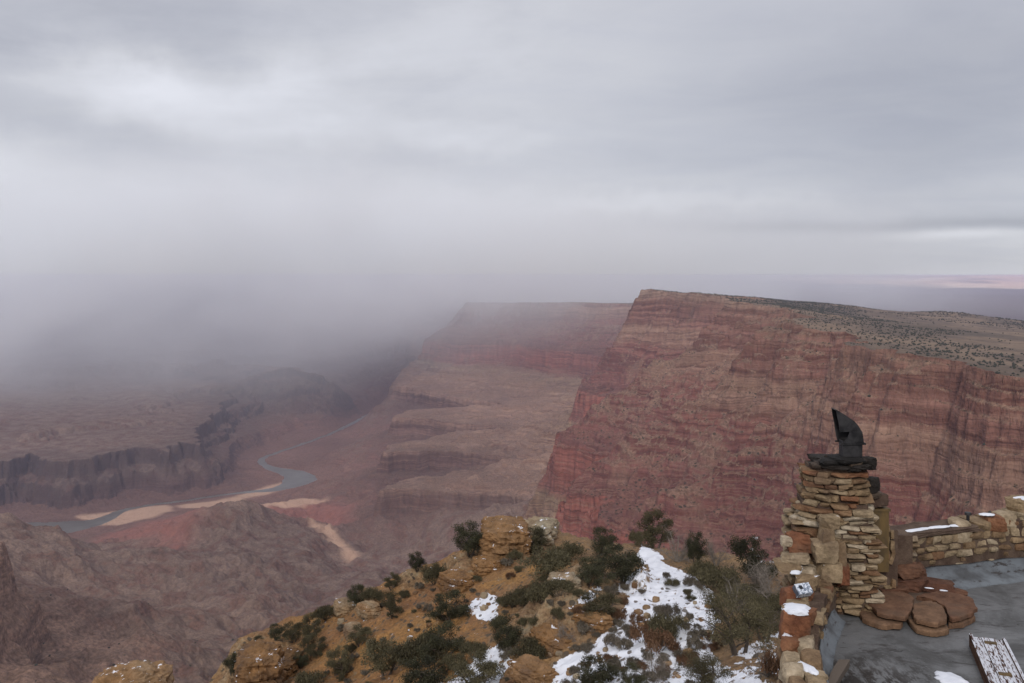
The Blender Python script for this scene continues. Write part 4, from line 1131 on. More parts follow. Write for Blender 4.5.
sp = t.n('ShaderNodeSeparateXYZ', {0: pos})
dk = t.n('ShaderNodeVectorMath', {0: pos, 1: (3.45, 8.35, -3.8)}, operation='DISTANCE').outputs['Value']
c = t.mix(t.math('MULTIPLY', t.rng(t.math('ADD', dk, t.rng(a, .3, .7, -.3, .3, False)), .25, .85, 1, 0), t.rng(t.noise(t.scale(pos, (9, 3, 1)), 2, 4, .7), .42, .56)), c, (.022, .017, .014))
c = t.mix(t.rng(f_, .58, .72, 0, .5), c, (.22, .225, .23))
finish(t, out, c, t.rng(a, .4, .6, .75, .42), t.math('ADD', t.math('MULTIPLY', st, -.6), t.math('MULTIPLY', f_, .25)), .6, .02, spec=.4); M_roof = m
m, t, out = new_mat('old_snow')
pos = t.n('ShaderNodeNewGeometry').outputs['Position']
a = t.noise(pos, 9, 5, .6)
finish(t, out, t.mix(t.rng(a, .3, .7), (.66, .68, .74), (.76, .77, .82)), .75, a, .5, .03, spec=.2); M_snow = m
m, t, out = new_mat('sooty_steel')
pos = t.n('ShaderNodeNewGeometry').outputs['Position']
a = t.noise(pos, 9, 5, .6)
finish(t, out, t.mix(t.rng(a, .35, .65), (.016, .015, .016), (.045, .042, .043)), t.rng(a, .3, .7, .38, .6), a, .25, .01, metallic=.4, spec=.4); M_steel = m
M_soot = stone_mat('sooty_stone', [(0, (.012, .010, .009)), (.6, (.035, .027, .022)), (1, (.10, .07, .05))], bscale=20)
m, t, out = new_mat('ochre_metal')
pos = t.n('ShaderNodeNewGeometry').outputs['Position']
a = t.noise(t.scale(pos, (8, 8, 3)), 1, 5, .6)
finish(t, out, t.mix(t.rng(a, .35, .65), (.075, .05, .025), (.15, .095, .035)), .7, a, .3, .01, spec=.3); M_ochre = m
m, t, out = new_mat('grey_painted_metal')
pos = t.n('ShaderNodeNewGeometry').outputs['Position']
a = t.noise(pos, 25, 5, .6)
finish(t, out, t.mix(t.rng(a, .35, .65), (.085, .10, .13), (.15, .17, .205)), .5, a, .2, .005, metallic=.2); M_grey = m

def resample(path, step):
    P = [Vector((p[0], p[1])) for p in path]; out = []
    for a, b in zip(P[:-1], P[1:]):
        n = max(1, int((b - a).length / step))
        for i in range(n): out.append(a.lerp(b, i / n))
    out.append(P[-1]); return out
class Path:
    def __init__(s, pts, closed=False):
        s.P = [Vector((p[0], p[1])) for p in pts]
        if closed: s.P.append(s.P[0])
        s.L = [0]
        for a, b in zip(s.P[:-1], s.P[1:]): s.L.append(s.L[-1] + (b - a).length)
        s.len = s.L[-1]
    def at(s, q):
        q = min(max(q, 0), s.len - 1e-6)
        i = max(k for k in range(len(s.L) - 1) if s.L[k] <= q)
        d = (s.P[i + 1] - s.P[i]).normalized()
        return s.P[i] + d * (q - s.L[i]), d
def face_courses(acc, path, side, z0, ztop, off, ch=(.045, .09), ln=(.10, .26), depth=.09, tone=(.3, 1.0), prob=1.0, rnd=.6, jut=.018, n=3, rag=.0, tonef=None):
    """courses of rubble stones on one face of a wall that follows path"""
    z = z0; top = ztop if callable(ztop) else (lambda q: ztop)
    zmax = max(top(path.len * k / 20) for k in range(21))
    while z < zmax:
        h = rng.uniform(*ch); q = rng.uniform(-.1, 0)
        while q < path.len:
            L = rng.uniform(*ln) * (1.0 if h > sum(ch) / 2 else 1.15)
            qm = q + L / 2
            if 0 <= qm <= path.len and z + h * .6 < top(qm) + rng.uniform(-rag, rag) and rng.random() < prob:
                p, d = path.at(qm); nrm = Vector((d.y, -d.x)) * side
                c_ = p + nrm * (off - depth + rng.uniform(-jut, jut) * 1.1)
                hh = h * rng.uniform(.70, 1.02)
                tilt = rng.normal(0, .05)
                up = Vector((d.x * tilt, d.y * tilt, 1)).normalized()
                ax = Vector((d.x, d.y, -tilt)).normalized()
                tn = rng.uniform(*tone) if tonef is None else tonef(qm, z)
                stone(acc, (c_.x, c_.y, z + h / 2), (L / 2 * .97, depth, hh / 2), ax, up, rnd * rng.uniform(.7, 1.2), n, tn, .07)
            q += L
        z += h
def core_strip(acc, path, t0, t1, z0, ztop, step=.12, jit=.012):
    """solid mortar core between offsets t0 and t1 across the wall"""
    n = max(2, int(path.len / step)); rows_ = []
    top = ztop if callable(ztop) else (lambda q: ztop)
    for i in range(n + 1):
        q = path.len * i / n; p, d = path.at(q); nr = Vector((d.y, -d.x))
        zt_ = top(q) + rng.normal(0, jit)
        zs = np.linspace(z0, zt_, 6)
        ring = [(p + nr * (t1 + rng.normal(0, jit))).to_tuple() + (z,) for z in zs] + [(p + nr * (t0 + rng.normal(0, jit))).to_tuple() + (z,) for z in zs[::-1]]
        rows_.append(ring)
    m_ = len(rows_[0]); V = [v for r_ in rows_ for v in r_]; Fc = []
    for i in range(n):
        for k in range(m_):
            a = i * m_ + k; b = i * m_ + (k + 1) % m_
            Fc.append((a, b, b + m_, a + m_))
    Fc.append(tuple(range(m_))[::-1]); Fc.append(tuple(n * m_ + k for k in range(m_)))
    acc.add(V, Fc, .5, 0)
def poly_core(acc, poly, z0, z1, shrink=.05, mi=0):
    c = np.mean(np.array(poly), 0); P = [tuple(c + (np.array(p) - c) * (1 - shrink / max(.05, np.linalg.norm(np.array(p) - c)))) for p in poly]
    n = len(P); V = [(*p, z0) for p in P] + [(*p, z1) for p in P]
    acc.add(V, [(k, (k + 1) % n, n + (k + 1) % n, n + k) for k in range(n)] + [tuple(range(n))[::-1], tuple(range(n, 2 * n))], .5, mi)

# ---- left parapet: runs from the chimney towards the viewer along the roof edge
LP = Path([(3.70, 10.45), (3.38, 9.95), (3.05, 9.33), (2.80, 8.72), (2.66, 8.1), (2.60, 7.3), (2.6, 5.0)])
def lp_top(q):
    return float(np.interp(q, [0, .55, .95, 1.25, 1.75, 1.85, 2.2, 2.7, 3.4, 5.5], [-3.30, -3.28, -3.36, -3.36, -3.36, -3.52, -3.60, -3.62, -3.60, -3.60]))
T2 = .17
root = setp(empty('parapet_wall', (2.9, 9.0, ROOFZ)), 'low rubble parapet with snow on its coping, running from the chimney to the bottom edge', 'parapet wall')
root_loc = Vector((2.9, 9.0, ROOFZ))
def attach(o, root):
    o.parent = root; o.matrix_parent_inverse = Matrix.Translation(root.location).inverted(); return o
a = Acc(); core_strip(a, LP, -T2 + .02, T2 - .02, -16.0, lambda q: lp_top(q) - .03); attach(link('mortar_core', a.mesh('mortar_core', [M_mortar])), root)
a = Acc()
# path runs towards the viewer, so side +1 (right of travel) is the outer side facing left
face_courses(a, LP, +1, -7.0, lambda q: lp_top(q) - .03, T2 + .03, (.06, .13), (.12, .30), .10, (.3, .95), rag=.02)
sub_in = Path([LP.at(q)[0] for q in np.linspace(0, LP.len, 30)])
face_courses(a, sub_in, -1, -3.56, lambda q: lp_top(q) - .03, T2 + .015, (.05, .09), (.08, .18), .06, (.2, .7), prob=.45, rag=.02)
face_courses(a, sub_in, -1, -3.74, lambda q: lp_top(q) - .2, T2 + .0, (.05, .09), (.06, .12), .05, (.2, .6), prob=.12, rag=.02)
attach(link('rubble_facing', a.mesh('rubble_facing', [M_stone])), root)
a = Acc()
q = .35
while q < LP.len:
    L = rng.uniform(.14, .30); p, d = LP.at(q + L / 2); nr = Vector((d.y, -d.x))
    for o_ in ((.075,) if q < 1.7 else (-.04, .12)):
        wd = .105 if q < 1.7 else .09
        c_ = p + nr * (o_ + rng.uniform(-.02, .02)); h = rng.uniform(.045, .085)
        stone(a, (c_.x, c_.y, lp_top(q) + h * .25), (L / 2, wd, h), (d.x, d.y, rng.normal(0, .04)), (0, 0, 1), .75, 4, rng.choice([.2, .4, .5, .6, .75, .85]), .09)
    q += L * 1.02
# the big red block with a cap of snow, and the tall stones beside it
p, d = LP.at(1.78)
stone(a, (2.785, 8.83, -3.43), (.135, .14, .15), (1, -.2, 0), (0, 0, 1), .6, 6, .12, .06)
stone(a, (2.86, 9.24, -3.30), (.09, .09, .10), (1, .2, 0), (0, 0, 1), .5, 4, .06, .07)
attach(link('coping', a.mesh('coping', [M_stone_snow])), root)
def snow_cap(name, c, size, root=None, rz=0.0, thin=.5):
    V, Fc = CG[10]; V = V.copy(); r = np.linalg.norm(V, axis=1, keepdims=True)
    V = V / r * np.abs(V).max(1, keepdims=True) ** .6
    k = 1 + .55 * fbm(V[:, 0] * 1.6 + c[0] * 7, V[:, 1] * 1.6 + c[1] * 7, 3, 91)
    P = V * np.array(size) * np.stack([k, k, np.ones_like(k)], 1); P[:, 2] = np.where(P[:, 2] < 0, P[:, 2] * .3, P[:, 2]); P[:, 2] += .25 * size[2] * fbm(P[:, 0] * 9, P[:, 1] * 9, 2, 92)
    cr, sr = math.cos(rz), math.sin(rz); P = np.stack([P[:, 0] * cr - P[:, 1] * sr, P[:, 0] * sr + P[:, 1] * cr, P[:, 2]], 1) + np.array(c)
    o = link(name, mesh_from(name, P, Fc, [M_snow], smooth=True))
    if root is not None: attach(o, root)
    return o
snow_cap('snow_cap', (2.785, 8.82, -3.285), (.135, .14, .055), root, .2)
snow_cap('snow_cap', (3.10, 9.93, -3.24), (.13, .20, .05), root, -.5)
snow_cap('snow_cap', (2.66, 8.15, -3.555), (.06, .16, .025), root, .3)
# tarred cove where the wall meets the roof
def cove(path, side, off, w_, h_, z0, name, root, q0=0, q1=None):
    a = Acc(); q1 = q1 or path.len; n = int((q1 - q0) / .08); V = []; prof = [(0, -.02), (0, h_), (w_ * .12, h_ * .98), (w_ * .35, h_ * .62), (w_ * .62, h_ * .3), (w_, .012), (w_, -.02)]
    for i in range(n + 1):
        p, d = path.at(q0 + (q1 - q0) * i / n); nr = Vector((d.y, -d.x)) * side
        k = 1 + .22 * float(fbm(np.array([i * .13]), np.array([off * 9 + side]), 3, 93)[0])
        for (u, zz_) in prof:
            c_ = p + nr * (off + u * k); V.append((c_.x, c_.y, z0 + zz_ * k))
    m_ = len(prof); Fc = [(i * m_ + k, i * m_ + k + 1, (i + 1) * m_ + k + 1, (i + 1) * m_ + k) for i in range(n) for k in range(m_ - 1)]
    a.add(V, Fc, .5); attach(link(name, a.mesh(name, [M_tar], True)), root)
cove(LP, -1, T2 - .015, .13, .13, ROOFZ, 'tar_flashing', root, .55, 5.0)

# ---- right parapet: curves away behind the roof
RP = Path([(4.80, 11.22), (5.25, 11.42), (5.75, 11.56), (6.3, 11.74), (6.9, 11.86), (7.6, 11.85), (9.5, 11.5), (12, 10.5)])
def rp_top(q):
    return float(np.interp(q, [0, .9, 1.25, 1.5, 1.75, 2.3, 4, 8], [-3.22, -3.19, -3.22, -3.24, -3.14, -3.12, -3.15, -3.2]))
root = setp(empty('parapet_wall', (5.9, 11.6, ROOFZ)), 'curved rubble parapet behind the roof to the right of the chimney', 'parapet wall')
a = Acc(); core_strip(a, RP, -.15, .15, -16.0, lambda q: rp_top(q) - .02); attach(link('mortar_core', a.mesh('mortar_core', [M_mortar])), root)
a = Acc()
face_courses(a, RP, +1, -3.56, lambda q: rp_top(q) - .02, .175, (.085, .14), (.10, .24), .07, (.25, .85), prob=.95, rnd=.7, rag=.01)
face_courses(a, RP, +1, -3.70, -3.56, .165, (.06, .08), (.07, .13), .05, (.3, .9), prob=.22)
face_courses(a, RP, -1, -6.0, lambda q: rp_top(q) - .02, .175, (.08, .14), (.12, .28), .07, (.3, .9))
EP = Path([(4.76, 11.36), (4.80, 11.06), (4.95, 11.03)])
face_courses(a, EP, +1, -3.8, -3.2, .03, (.05, .085), (.12, .20), .09, (.35, .95), jut=.03)
attach(link('rubble_facing', a.mesh('rubble_facing', [M_stone])), root)
a = Acc(); q = 1.15
while q < RP.len:
    L = rng.uniform(.16, .34); p, d = RP.at(q + L / 2); h = rng.uniform(.06, .09)
    stone(a, (p.x, p.y, rp_top(q) + h * .1), (L / 2, .17, h), (d.x, d.y, 0), (0, 0, 1), .6, 4, rng.choice([.08, .25, .5, .6, .8]), .07)
    q += L
stone(a, (6.72, 11.78, -3.03), (.22, .17, .12), (1, .1, 0), (0, 0, 1), .7, 6, .55, .06)
stone(a, (6.22, 11.66, -3.19), (.13, .15, .09), (1, .1, 0), (0, 0, 1), .7, 6, .2, .06)
stone(a, (5.72, 11.50, -3.26), (.11, .14, .13), (1, .1, 0), (0, 0, 1), .8, 6, .8, .06)
attach(link('coping', a.mesh('coping', [M_stone])), root)
a = Acc(); sl = Path([RP.at(q)[0] for q in np.linspace(0.0, 1.12, 8)])
core_strip(a, sl, -.19, .20, -3.245, lambda q: -3.185, jit=.006); attach(link('coping_slab', a.mesh('coping_slab', [M_mortar])), root)
for q0, ln_ in ((.28, .26), (.62, .17), (.92, .13)):
    p, d = RP.at(q0); snow_cap('snow_cap', (p.x - .0, p.y - .11, -3.180), (ln_, .045, .016), root, math.atan2(d.y, d.x))
snow_cap('snow_cap', (6.72, 11.76, -2.925), (.15, .11, .03), root, .1)
snow_cap('snow_cap', (6.12, 11.60, -3.09), (.10, .06, .02), root, .1)
cove(RP, +1, .15, .42, .15, ROOFZ, 'tar_flashing', root, .1, 7.5)

# ---- roof slab
rp_ = [(2.5, 1.5), (2.5, 5), (2.62, 7.3), (2.68, 8.1), (2.82, 8.72), (3.07, 9.33), (3.40, 9.95), (3.72, 10.45), (4.3, 11.0), (4.8, 11.2), (5.25, 11.4), (5.75, 11.54), (6.3, 11.72), (6.9, 11.84), (7.6, 11.83), (9.5, 11.5), (12, 10.5), (13, 1.5)]
V = [(*p, ROOFZ) for p in rp_] + [(*p, ROOFZ - .35) for p in rp_]; n = len(rp_)
me = mesh_from('terrace_floor', V, [tuple(range(n))[::-1], tuple(range(n, 2 * n))] + [(k, (k + 1) % n, n + (k + 1) % n, n + k) for k in range(n)], [M_roof])
setp(link('terrace_floor', me), kind='structure')

# ---- the chimney
root = setp(empty('stone_chimney', (3.8, 10.4, ROOFZ)), 'tall dry-laid rubble chimney with a sooty cap and black metal cowl', 'chimney')
MID = [(3.27, 10.30), (3.43, 10.12), (3.74, 10.03), (4.03, 10.05), (4.10, 10.45), (3.76, 10.84), (3.34, 10.70)]
LOW = [(3.22, 10.32), (3.38, 10.12), (3.72, 10.02), (4.07, 10.0), (4.14, 10.5), (3.75, 10.9), (3.28, 10.75)]
UPP = [(3.36, 10.28), (3.52, 10.12), (3.80, 10.06), (3.98, 10.12), (4.06, 10.4), (3.80, 10.75), (3.42, 10.66)]
a = Acc(); poly_core(a, LOW, -8.0, -2.80, .05); poly_core(a, MID, -2.81, -2.58, .05); poly_core(a, UPP, -2.62, -2.19, .05)
attach(link('mortar_core', a.mesh('mortar_core', [M_mortar])), root)
a = Acc()
def tone_low(q, z):
    if z > -3.0 and rng.random() < .6: return rng.uniform(.65, .98)
    return rng.choice([.30, .42, .5, .58, .66, .75, .88])
# the left shoulder: big pale rounded stones
LSH = Path([LOW[6], LOW[0], LOW[1], (3.52, 10.07)])
face_courses(a, LSH, +1, -3.75, -2.80, .03, (.07, .13), (.16, .36), .12, rnd=.85, jut=.04, n=4, tonef=tone_low)
face_courses(a, Path(MID, True), +1, -2.80, -2.58, .03, (.05, .10), (.12, .30), .13, rnd=.75, jut=.04, n=4, tonef=tone_low)
FR = Path([(3.50, 10.08), LOW[2], LOW[3], LOW[4], LOW[5], LOW[6]])
face_courses(a, FR, +1, -3.78, -2.78, .02, (.035, .08), (.07, .24), .10, rnd=.65, jut=.04, tonef=tone_low)
def tone_up(q, z): return rng.choice([.22, .35, .45, .5, .6, .7]) if z < -2.3 else rng.uniform(.15, .5)
face_courses(a, Path(UPP, True), +1, -2.62, -2.20, .02, (.04, .085), (.10, .24), .09, rnd=.5, jut=.02, tonef=tone_up)
attach(link('rubble_masonry', a.mesh('rubble_masonry', [M_stone])), root)
a = Acc()   # upright buff blocks where shoulder and parapet meet
for (x, y, z, sx, sy, sz, tn, ti) in [(3.50, 9.92, -2.72, .10, .09, .07, .62, .2), (3.46, 9.90, -2.86, .085, .09, .08, .55, 0), (3.42, 9.86, -3.04, .12, .10, .13, .66, .1), (3.47, 9.84, -3.23, .13, .10, .10, .60, -.1),
                                  (3.62, 9.90, -3.10, .06, .08, .20, .45, .05), (3.62, 9.88, -3.28, .07, .08, .12, .06, .2), (3.20, 10.05, -2.98, .12, .12, .09, .12, .1), (3.04, 10.02, -2.96, .06, .08, .05, .9, 0),
                                  (3.12, 9.95, -3.12, .15, .12, 0.05, .8, .1), (3.05, 9.90, -3.2, .13, .12, .045, .55, -.1), (3.35, 9.82, -3.34, .10, .10, .05, .45, 0)]:
    stone(a, (x, y, z), (sx, sy, sz), (1, -.1, ti * .5), (ti * -.5, 0, 1), .5, 6, tn, .08)
attach(link('shoulder_block', a.mesh('shoulder_block', [M_stone_snow])), root)
a = Acc()   # sooty cap slabs
for (x, y, z, sx, sy, sz, tn) in [(3.66, 10.25, -2.165, .20, .20, .03, .3), (3.88, 10.28, -2.16, .15, .22, .035, .2), (3.72, 10.5, -2.15, .24, .2, .04, .3), (3.62, 10.2, -2.11, .14, .13, .026, .05), (3.80, 10.25, -2.09, .16, .17, .03, .0),
                              (4.03, 10.2, -2.12, .085, .09, .075, .1), (3.47, 10.25, -2.17, .07, .09, .025, .7), (3.85, 10.12, -2.11, .08, .06, .03, .9)]:
    stone(a, (x, y, z), (sx, sy, sz), (1, rng.normal(0, .1), rng.normal(0, .04)), (0, 0, 1), .75, 6, tn, .09)
attach(link('cap_stone', a.mesh('cap_stone', [M_soot])), root)
# cowl: square pipe with a bent hood, open on its left side
def box(acc, x0, x1, y0, y1, z0, z1, tone=.5, mi=0, bev=.0):
    V = [(x, y, z) for z in (z0, z1) for y in (y0, y1) for x in (x0, x1)]
    acc.add(V, [(0, 2, 3, 1), (4, 5, 7, 6), (0, 1, 5, 4), (2, 6, 7, 3), (0, 4, 6, 2), (1, 3, 7, 5)], tone, mi)
def hx(px, py, Y=10.22): return ((px - 512) / F * Y, -(py - HZ) / F * Y)
a = Acc()
prof_r = [hx(*p) for p in [(862.5, 442), (862, 437), (860, 431), (857, 425), (853, 420.5), (844, 414.5), (835, 409)]]
prof_l = [hx(*p) for p in [(841, 442.5), (839.5, 437), (838.5, 430), (837.5, 423), (835.8, 415), (835, 409)]]
yf, yb, th_ = 10.18, 10.33, .008
poly = prof_r + prof_l[::-1][1:]
def plate(acc, pts3, nrm):
    n = len(pts3); V = [tuple(p) for p in pts3] + [tuple(Vector(p) + Vector(nrm)) for p in pts3]
    acc.add(V, [tuple(range(n)), tuple(range(n, 2 * n))[::-1]] + [(k, (k + 1) % n, n + (k + 1) % n, n + k)[::-1] for k in range(n)], .5)
# the front cheek has a bite cut out at the lower left where the mouth opens
plate(a, [(x, yf, z) for x, z in [hx(*p) for p in [(861, 431.2), (860, 430), (857, 425), (853, 420.5), (844, 414.5), (835, 409), (835.8, 415), (837.5, 423), (838.5, 431.2)]]], (0, th_, 0))
plate(a, [(x, yf, z) for x, z in [hx(*p) for p in [(862.5, 442), (862, 437), (861, 431.4), (848.5, 431.4), (846.5, 437), (842.5, 442.4)]]], (0, th_, 0))
plate(a, [(x, yb, z) for x, z in poly], (0, th_, 0))
for (p, q_) in zip(prof_r[:-1], prof_r[1:]):
    plate(a, [(p[0], yf + .001, p[1]), (q_[0], yf + .001, q_[1]), (q_[0], yb - .001, q_[1]), (p[0], yb - .001, p[1])], (-.006, 0, -.006))
x0, _ = hx(839, 443); x1, zb_ = hx(863.5, 443)
for (bx0, bx1, by0, by1) in ((x0, x1, yf - .012, yf - .004), (x0, x1, yb + .012, yb + .02), (x1 + .001, x1 + .009, yf - .012, yb + .02)):
    box(a, bx0, bx1, by0, by1, zb_ - .012, zb_ + .008)
cowl = attach(link('cowl', a.mesh('cowl', [M_steel])), root)
a = Acc(); x0, _ = hx(842, 443); x1, _ = hx(861.5, 443)
zt_, zb2 = zb_ + .03, -2.2
for (bx0, bx1, by0, by1) in ((x0, x1, 10.192, 10.198), (x0, x1, 10.312, 10.318), (x0, x0 + .006, 10.199, 10.311), (x1 - .006, x1, 10.199, 10.311)): box(a, bx0, bx1, by0, by1, zb2, zt_)
o = link('flue_pipe', a.mesh('flue_pipe', [M_steel])); o.parent = cowl
# side duct and its grey collar
a = Acc(); box(a, 4.15, 4.34, 10.36, 10.56, -3.42, -2.70); box(a, 4.135, 4.355, 10.345, 10.575, -2.72, -2.69)
attach(link('side_duct', a.mesh('side_duct', [M_ochre])), root)
a = Acc(); stone(a, (4.22, 10.42, -2.61), (.10, .10, .075), (1, 0, 0), (0, 0, 1), .45, 6, .5, .05); attach(link('duct_collar', a.mesh('duct_collar', [M_mortar])), root)
a = Acc(); stone(a, (4.12, 10.32, -2.42), (.075, .08, .09), (1, 0, .1), (0, 0, 1), .8, 6, .35, .08); stone(a, (4.14, 10.34, -2.52), (.085, .07, .045), (1, 0, -.1), (0, 0, 1), .8, 6, .9, .08)
attach(link('sooty_lump', a.mesh('sooty_lump', [M_soot])), root)
# right shoulder: dark plaster with leaning veneer flagstones
a = Acc(); box(a, 4.16, 4.50, 10.50, 11.0, -8, -2.98); box(a, 4.502, 4.80, 10.78, 11.2, -8, -3.12)
attach(link('plaster_shoulder', a.mesh('plaster_shoulder', [M_mortar])), root)
a = Acc()
for (px_, py_, w_, h_, ti) in [(886.5, 530, 5, 8, 0), (886, 541, 5.5, 11, .05), (892, 534, 4, 8, 0), (891.5, 545, 4.5, 10, .1), (886.5, 555, 5, 11, -.1), (891, 558, 5, 12, .35), (884, 562, 4, 12, 0), (892, 551, 4, 8, -.3),
                            (888, 590, 6, 9, -.4), (893, 583, 4, 8, .2), (884, 597, 5, 8, .1), (883, 549, 3, 9, 0)]:
    Y_ = 10.49; x, y, z = wp(px_, py_, Y_)
    stone(a, (x, y, z), (w_ / 2 * Y_ / F, .035, h_ / 2 * Y_ / F), (1, 0, -ti), (ti, 0, 1), .45, 4, rng.uniform(.3, .7), .07)
attach(link('veneer_stones', a.mesh('veneer_stones', [M_stone])), root)
a = Acc()
for (x, y, z, sx, sy, sz, tn) in [(4.66, 10.68, -3.66, .30, .16, .07, .15), (4.95, 10.72, -3.70, .28, .16, .07, .1), (5.18, 10.66, -3.745, .16, .12, .04, .3), (4.70, 10.72, -3.52, .16, .12, .06, .4), (4.86, 10.86, -3.55, .14, .14, .05, .2), (4.45, 10.5, -3.70, .16, .1, .06, .25)]:
    stone(a, (x, y, z), (sx, sy, sz), (1, -.1, rng.normal(0, .05)), (0, 0, 1), .55, 6, tn, .09)
attach(link('base_rubble', a.mesh('base_rubble', [M_flag])), root)

# ---- flagstone platform at the chimney's foot
root = setp(empty('flagstone_platform', (4.5, 10.0, ROOFZ)), 'rounded platform of broad reddish flagstones at the foot of the chimney', 'stone platform')
def slab(pxs, ztop, th_, tone, name='flagstone'):
    P0 = [wp(px_, py_, -ztop * F / (py_ - HZ))[:2] for px_, py_ in pxs]
    c = np.mean(P0, 0); pts = []
    n = len(P0)
    for k in range(n):           # broken edges with clipped corners
        p1, p2 = np.array(P0[k]), np.array(P0[(k + 1) % n])
        for u in (.12, .3, .5, .7, .88):
            pts.append(p1 + (p2 - p1) * u + rng.normal(0, .007, 2))
    m_ = len(pts); V = []; prof = [(1.0, -th_), (1.008, -th_ * .5), (1.004, -.010), (.985, -.002), (.90, 0), (.6, .001), (.3, .001)]
    for (k, dz_) in prof:
        for p in pts:
            q_ = c + (p - c) * k; V.append((q_[0], q_[1], ztop + dz_ + .006 * float(fbm(np.array([q_[0] * 5]), np.array([q_[1] * 5]), 2, 95)[0])))
    V.append((c[0], c[1], ztop + .003)); Fc = [(r_ * m_ + k, r_ * m_ + (k + 1) % m_, (r_ + 1) * m_ + (k + 1) % m_, (r_ + 1) * m_ + k) for r_ in range(len(prof) - 1) for k in range(m_)]
    Fc += [((len(prof) - 1) * m_ + k, (len(prof) - 1) * m_ + (k + 1) % m_, len(prof) * m_) for k in range(m_)]
    a = Acc(); a.add(V, Fc, tone); attach(link(name, a.mesh(name, [M_flag])), root)
slab([(866, 600), (878, 592), (897, 589), (914, 596), (911, 611), (905, 617.5), (880, 613)], -3.66, .05, .55)
slab([(912.5, 604), (929, 599.5), (943, 606), (948, 618), (936, 623), (914, 618.5)], -3.66, .05, .75)
slab([(915, 595.5), (935, 591), (955, 592), (971, 597), (977, 606), (970, 613.5), (950, 618), (945, 606), (931, 598)], -3.665, .05, .45)
slab([(906, 617), (925, 622), (947, 624), (950, 629), (934, 632), (915, 628)], -3.735, .055, .9)
slab([(858, 610), (880, 612), (900, 618), (902, 624), (884, 625), (864, 619)], -3.735, .055, .8)
slab([(948, 617), (965, 614), (974, 612), (975, 617), (962, 623), (948, 624)], -3.735, .055, .7)
a = Acc(); stone(a, (4.55, 10.35, -3.765), (.55, .5, .055), (1, 0, 0), (0, 0, 1), .6, 10, .5, .03); attach(link('mortar_bed', a.mesh('mortar_bed', [M_mortar])), root)
snow_cap('snow_fleck', (4.93, 10.28, -3.605), (.045, .02, .008), root, -.3); snow_cap('snow_fleck', (4.80, 10.36, -3.605), (.05, .015, .008), root, -.3)

# ---- things on the roof and parapets
m, t, out = new_mat('weathered_board')
tcd = t.n('ShaderNodeTexCoord').outputs['Object']
g = t.noise(t.scale(tcd, (26, 1.6, 10)), 1, 5, .7, .3); g2 = t.noise(t.scale(tcd, (60, 10, 20)), 1, 5, .7)
wood = t.mix(t.rng(g, .35, .65), (.05, .022, .016), (.17, .095, .06))
nz = t.n('ShaderNodeSeparateXYZ', {0: t.n('ShaderNodeNewGeometry').outputs['Normal']}).outputs[2]
edge = t.n('ShaderNodeAttribute', attribute_name='tone').outputs['Fac']
fro = t.math('MULTIPLY', t.rng(nz, .7, .9), t.rng(t.math('ADD', t.math('MULTIPLY', g2, .6), t.math('MULTIPLY', g, .4)), .455, .50))
c = t.mix(fro, wood, (.60, .61, .66))
finish(t, out, c, .85, t.math('ADD', g, g2), .7, .01, spec=.2); M_board = m
root = empty('wooden_beam', (4.56, 8.35, ROOFZ)); root.rotation_euler = (0, 0, -.33)
setp(root, 'weathered timber board crusted with frost lying on the roof at lower right', 'timber beam')
a = Acc(); V, Fc = CG[10]; box(a, -.135, -.06, -.85, .86, .03, .10); box(a, -.057, .065, -.86, .84, .035, .112); box(a, .068, .135, -.85, .855, .03, .10)
o = link('plank', a.mesh('plank', [M_board]), root)
a = Acc(); box(a, -.165, -.138, -.86, .87, .0, .128); o = link('side_rail', a.mesh('side_rail', [M_board]), root)
a = Acc(); box(a, .138, .165, -.86, .87, .0, .122); o = link('side_rail', a.mesh('side_rail', [M_board]), root)
for yy in (.70, -.05, -.7):
    a = Acc(); box(a, -.05, .06, yy - .025, yy + .025, .113, .125); link('cross_cleat', a.mesh('cross_cleat', [M_ochre]), root)
sn = snow_cap('snow_patch', (4.12, 8.42, -3.80), (.13, .20, .03), None, .25); setp(sn, kind='stuff')
# wooden stake leaning at the wall foot
root = empty('wooden_stake', (3.14, 8.4, -3.7)); setp(root, 'short grey wooden stake leaning by the left parapet at the bottom', 'stake')
a = Acc(); P0 = Vector((3.18, 8.6, -3.70)); P1 = Vector((2.86, 8.15, -3.75)); d = (P1 - P0).normalized()
stone(a, tuple((P0 + P1) / 2), ((P1 - P0).length / 2, .05, .035), d, (0, 0, 1), .15, 3, .5, .02)
attach(link('shaft', a.mesh('shaft', [M_bark])), root)
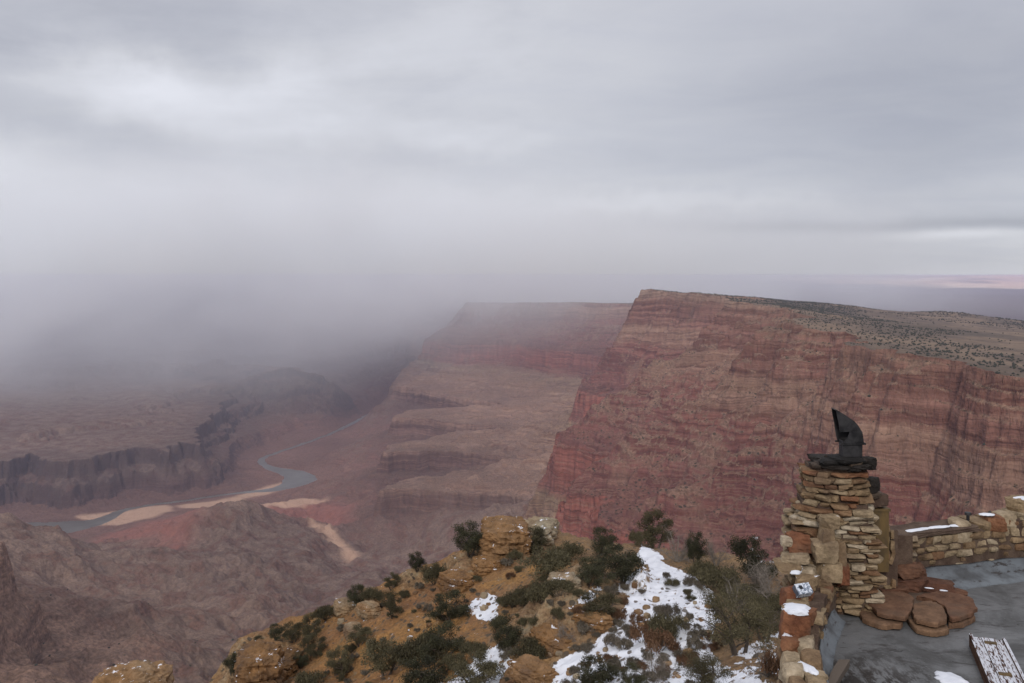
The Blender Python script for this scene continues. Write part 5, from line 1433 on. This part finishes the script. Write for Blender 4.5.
# floodlights
def floodlight(loc, rz, tilt, label, s=1.0):
    root = empty('floodlight', loc); root.rotation_euler = (tilt, 0, rz); root.scale = (s, s, s); setp(root, label, 'floodlight', 'floodlights on the parapets')
    a = Acc(); V = [(-.085, -.05, -.06), (.085, -.05, -.06), (.085, .06, -.045), (-.085, .06, -.045), (-.10, -.055, .06), (.10, -.055, .06), (.10, .07, .06), (-.10, .07, .06)]
    a.add(V, [(0, 3, 2, 1), (0, 1, 5, 4), (1, 2, 6, 5), (2, 3, 7, 6), (3, 0, 4, 7), (4, 5, 6, 7)], .5)
    for k in range(5): box(a, -.08 + k * .036, -.074 + k * .036, .062, .085, -.03, .05)
    link('housing', a.mesh('housing', [M_grey]), root)
    a = Acc(); box(a, -.105, .105, -.062, -.057, -.02, .064); box(a, -.105, .105, -.056, .075, .062, .072); link('lid', a.mesh('lid', [M_frost]), root)
    a = Acc(); box(a, -.06, -.015, -.0, .045, .0725, .078); link('socket', a.mesh('socket', [M_black]), root)
    a = Acc(); box(a, -.02, .02, -.02, .02, -.14, -.061); link('bracket', a.mesh('bracket', [M_grey]), root)
m, t, out = new_mat('frosted_lid')
pos = t.n('ShaderNodeNewGeometry').outputs['Position']
a_ = t.noise(pos, 38, 4, .7)
finish(t, out, t.mix(t.rng(a_, .46, .56), (.14, .17, .22), (.66, .69, .75)), .5, a_, .3, .004); M_frost = m
m, t, out = new_mat('black_rubber'); finish(t, out, (.012, .012, .014), .6); M_black = m
floodlight((2.955, 9.18, -3.23), .35, .75, 'grey metal floodlight speckled with snow on the left parapet beside the red block', .82)
floodlight((6.83, 11.75, -2.93), -.3, .3, 'dark floodlight on the right parapet cut by the right edge', .9)
root = empty('vent_post', (5.86, 11.57, -3.22)); setp(root, 'thin dark post standing on the right parapet', 'post')
a = Acc(); tube(a, [(5.86, 11.57, -3.24), (5.862, 11.57, -3.08)], [.022, .02], 8); attach(link('pole', a.mesh('pole', [M_steel])), root)
a = Acc(); tube(a, [(5.862, 11.57, -3.082), (5.862, 11.57, -3.05)], [.045, .04], 8); a.add([(5.862 + .04 * math.cos(k * .785), 11.57 + .04 * math.sin(k * .785), -3.05) for k in range(8)], [tuple(range(8))], .5); attach(link('cap', a.mesh('cap', [M_steel])), root)
